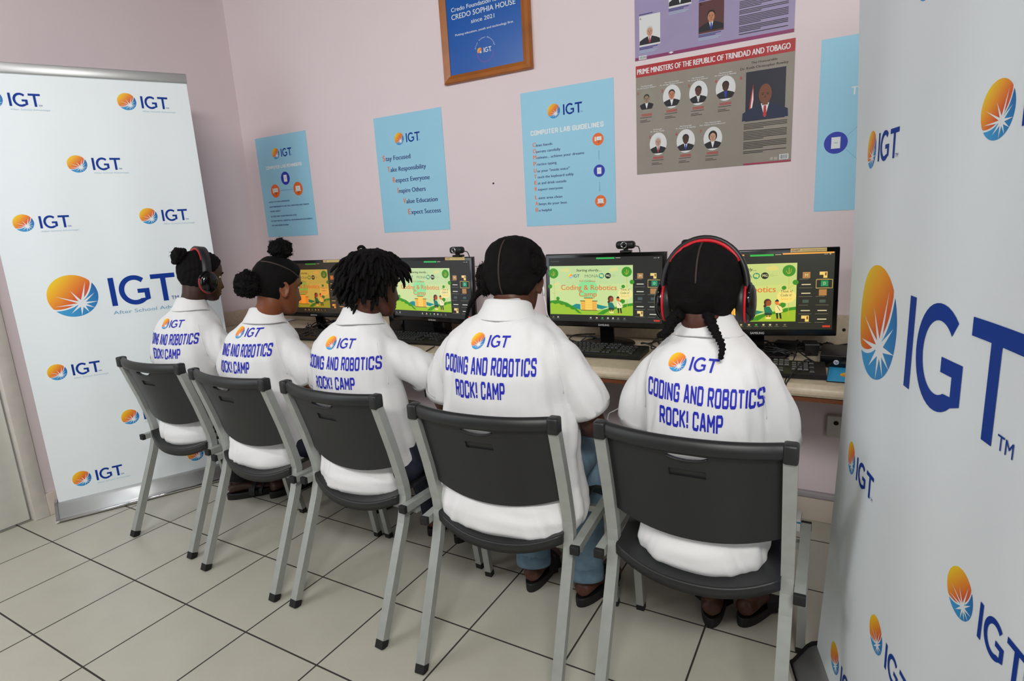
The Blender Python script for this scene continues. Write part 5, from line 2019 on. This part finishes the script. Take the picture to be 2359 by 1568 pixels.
LAP = lambda sx, ex=.215, ez=.70, fr=.66: A((sx * ex, .385, ez), (sx * .085, .560, .608), fr)

# 1: by the left banner
r1, mp1, h1 = person(1, 'person in white polo wearing the red and black headset, hair bun, beside the left banner', skin_mat('deep_brown_skin', (62, 38, 30)), .150, .945, (.008, .395, 1.130), (-22, -10, 0),
                     ((.40, .615, -38), (.595, .715, -12)), (M_BLK, .004), (LAP(-1, .215), LAP(1, .215)), lean=.045, off=(-.050, -.012), turn=11, seed=3,
                     texts=dict(ball=(-.03, .940), r1=(-.142, .128, .852, .046), r2=(-.095, .068, .793, .044), dx=.0))
g = G()
cap(g, M_HAIR, h1, .006, .001, (9, .004), 2)
fluff(g, (.0, -.098, .085), (.034, .034, .036), M_HAIR, 5, h1, .12, 30)
for i in range(3):
    P = [h1 @ Vector((.030 * math.cos(a + i * 2.1), -.098 + .020 * math.sin(a * 1.0 + i), .085 + .030 * math.sin(a + i * 2.1))) for a in [2 * PI * j / 16 for j in range(17)]]
    g.tube(P, .010, M_HAIR, 8)
obj('braided_hair', g, r1)
headset(mp1 @ h1, 'red and black headset on the person beside the left banner', wide=.088, top=.128)

# 2: two puffs
r2, mp2, h2 = person(2, 'person in white polo with two round hair puffs, second in the row', skin_mat('warm_brown_skin', (126, 70, 42)), .155, .922, (.013, .365, 1.098), (-20, -12, 0),
                     ((1.03, .80, 0), (1.185, .795, -6)), (M_DEN, .0), (LAP(-1), LAP(1, .232, .69)), lean=.02, off=(-.060, -.012), turn=11, seed=7, wide=1.12,
                     texts=dict(ball=(-.022, .938), r1=(-.138, .122, .851, .047), r2=(-.112, .050, .789, .046)))
g = G()
cap(g, M_HAIR, h2, .009, .0018, None, 4)
fluff(g, (.0, .000, .150), (.043, .045, .041), M_HAIR, 9, h2, .26, 420)
fluff(g, (.0, -.126, -.002), (.050, .046, .052), M_HAIR, 12, h2, .26, 480)
obj('puffed_hair', g, r2)
P = [h2 @ head_pt(z, th, .0100, False) for z, th in ((.085, R_(-78)), (.084, R_(-50)), (.078, R_(-25)), (.066, R_(0)), (.052, R_(18)), (.040, R_(30)))]
obj('hair_parting', G().tube(spline(P, 5), .0032, M_PART, 6), r2)

# 3: twists
r3, mp3, h3 = person(3, 'person in white polo with short shaggy black twists, middle of the row', skin_mat('brown_skin', (84, 48, 34)), .165, .945, (.009, .345, 1.112), (-22, -10, 0),
                     ((1.56, .76, 0), (1.70, .76, 0)), (M_DEN, .0), (LAP(-1), A((.295, .43, .74), (.17, .70, .735), .60)), lean=.0, off=(-.055, -.010), turn=9, seed=11, wide=1.12,
                     texts=dict(ball=(-.026, .935), r1=(-.135, .150, .849, .044), r2=(-.088, .072, .783, .044)))
g = G()
cap(g, M_HAIR, h3, .014, .003, None, 6, -.004)
rn = random.Random(21)
for i in range(460):
    th = rn.uniform(0, 2 * PI)
    z0 = hairline(math.sin(th)) - (.012 if math.sin(th) < 0 else 0)
    z = z0 + (.111 - z0) * rn.random() ** .75
    b = head_pt(z, th, .006, False)
    o = Vector((b.x, b.y + .015, max(.0, b.z - .04) * .55 - .02)).normalized()
    L = rn.uniform(.050, .078) * (.55 if z > .100 else .8 if z > .085 else 1.0 if z > .0 else .8)
    wob = rn.uniform(-.3, .3)
    P = []
    p = b.copy()
    d = (o + Vector((rn.gauss(0, .28), rn.gauss(0, .28), rn.gauss(0, .2)))).normalized()
    for j in range(7):
        P.append(h3 @ p)
        p = p + d * L / 6
        d = (d + Vector((wob * .3 * o.y, -wob * .3 * o.x, -.42 if z < .08 else -.62)) + Vector((rn.uniform(-.16, .16), rn.uniform(-.16, .16), 0))).normalized()
    r0 = rn.uniform(.0048, .0066)
    g.tube(P, [r0 * .8, r0, r0, r0, r0 * .95, r0 * .85, r0 * .4], M_HAIR, 6)
obj('twisted_hair', g, r3)

# 4: light jeans
r4, mp4, h4 = person(4, 'person in white polo and light blue jeans with a white earphone', skin_mat('rich_brown_skin', (88, 52, 38)), .200, .985, (.0, .365, 1.130), (4, -12, 0),
                     ((2.128, .605, 4), (2.320, .605, -12)), (M_JEAN, .012), (A((-.262, .37, .72), (-.10, .56, .615), .70), A((.240, .36, .71), (.12, .56, .612), .74)), off=(-.008, -.01), seed=15, wide=1.14, dep=1.10,
                     texts=dict(ball=(-.036, .981), r1=(-.149, .137, .890, .049), r2=(-.103, .053, .823, .051)), lean=.0)
g = G()
cap(g, M_HAIR, h4, .022, .004, None, 8, .012)
fluff(g, (-.078, -.052, .000), (.026, .038, .050), M_HAIR, 31, h4, .16, 160)
fluff(g, (.074, -.040, .040), (.024, .034, .045), M_HAIR, 32, h4, .16, 140)
ho = obj('parted_hair', g, r4)
g = G()
braid(g, [h4 @ Vector(p) for p in ((-.082, -.05, -.030), (-.105, -.05, -.045), (-.130, -.045, -.075), (-.150, -.03, -.115), (-.160, -.01, -.150))], .013, M_HAIR, 8, .7)
obj('braid', g, ho)
P = [h4 @ (head_pt(z, R_(-90 - 4), .0225, False)) for z in (.104, .085, .06, .03, .0, -.03, -.05)]
obj('hair_parting', G().tube(spline(P, 4), .0024, M_PART, 6), ho)

# 5: headset and braids
r5, mp5, h5 = person(5, 'braided person in white polo wearing a red and black headset near the right banner', skin_mat('dark_brown_skin', (80, 46, 34)), .152, .957, (-.012, .330, 1.100), (2, -8, 0),
                     ((2.735, .690, 6), (2.822, .735, -20)), (M_BLK, .002), (A((-.188, .37, .71), (-.09, .55, .61), .82), A((.152, .38, .70), (.09, .56, .61), .92)), seed=19, wide=1.05, dep=1.05,
                     texts=dict(ball=(-.052, .946), r1=(-.124, .142, .857, .045), r2=(-.088, .060, .793, .047), rise=-.012), trouser_end=.26)
g = G()
cap(g, M_HAIR, h5, .020, .004, None, 14, -.022)
ho = obj('parted_hair', g, r5)
for lb, pts in (('left', ((-.048, -.070, -.055), (-.066, -.085, -.072), (-.072, -.096, -.094), (-.086, -.096, -.108), (-.098, -.088, -.110))), ('right', ((.022, -.080, -.055), (.034, -.102, -.078), (.048, -.116, -.102), (.062, -.122, -.128), (.060, -.128, -.158)))):
    b = G()
    braid(b, [h5 @ Vector(p) for p in pts], .019 if lb == 'left' else .016, M_HAIR, 6, .55)
    obj('braid', b, ho)
P = [h5 @ (head_pt(z, R_(-90 - 3), .0205, False)) for z in (.106, .09, .07, .045, .02)]
obj('hair_parting', G().tube(spline(P, 4), .0024, M_PART, 6), ho)
headset(mp5 @ h5, 'large red and black headset on the braided person nearest the right banner', wide=.100, top=.136)

# white earphones
Mw = mp4 @ h4
ear = Mw @ Vector((.081, .004, -.018))
t = thing('earphones', 'white wired earphone in the right ear of the person in light jeans', 'earphones', ear)
WP = mat('white_gloss_plastic', (240, 240, 240), .25)
g = G().ball((0, 0, 0), (.008, .008, .009), WP)
g.tube([(.003, .002, 0), (.006, .003, -.012), (.007, .003, -.030)], [.0055, .0045, .003], WP, 10)
obj('earbud', g, t)
q = lambda v: Vector(v) - ear
g = G().tube(spline([(.007, .003, -.028), (.010, .008, -.06), (.008, .02, -.09), q((2.283, .56, .985)), q((2.26, .60, .90)), q((2.25, .64, .76)), q((2.29, .66, .64)), q((2.37, .63, .61)), q((2.415, .60, .63)), q((2.432, .60, .66)), q((2.441, .60, .705)), q((2.46, .60, .72)), q((2.49, .605, .736)), q((2.53, .63, .74))], 8), .0016, WP, 6)
obj('cord', g, t)
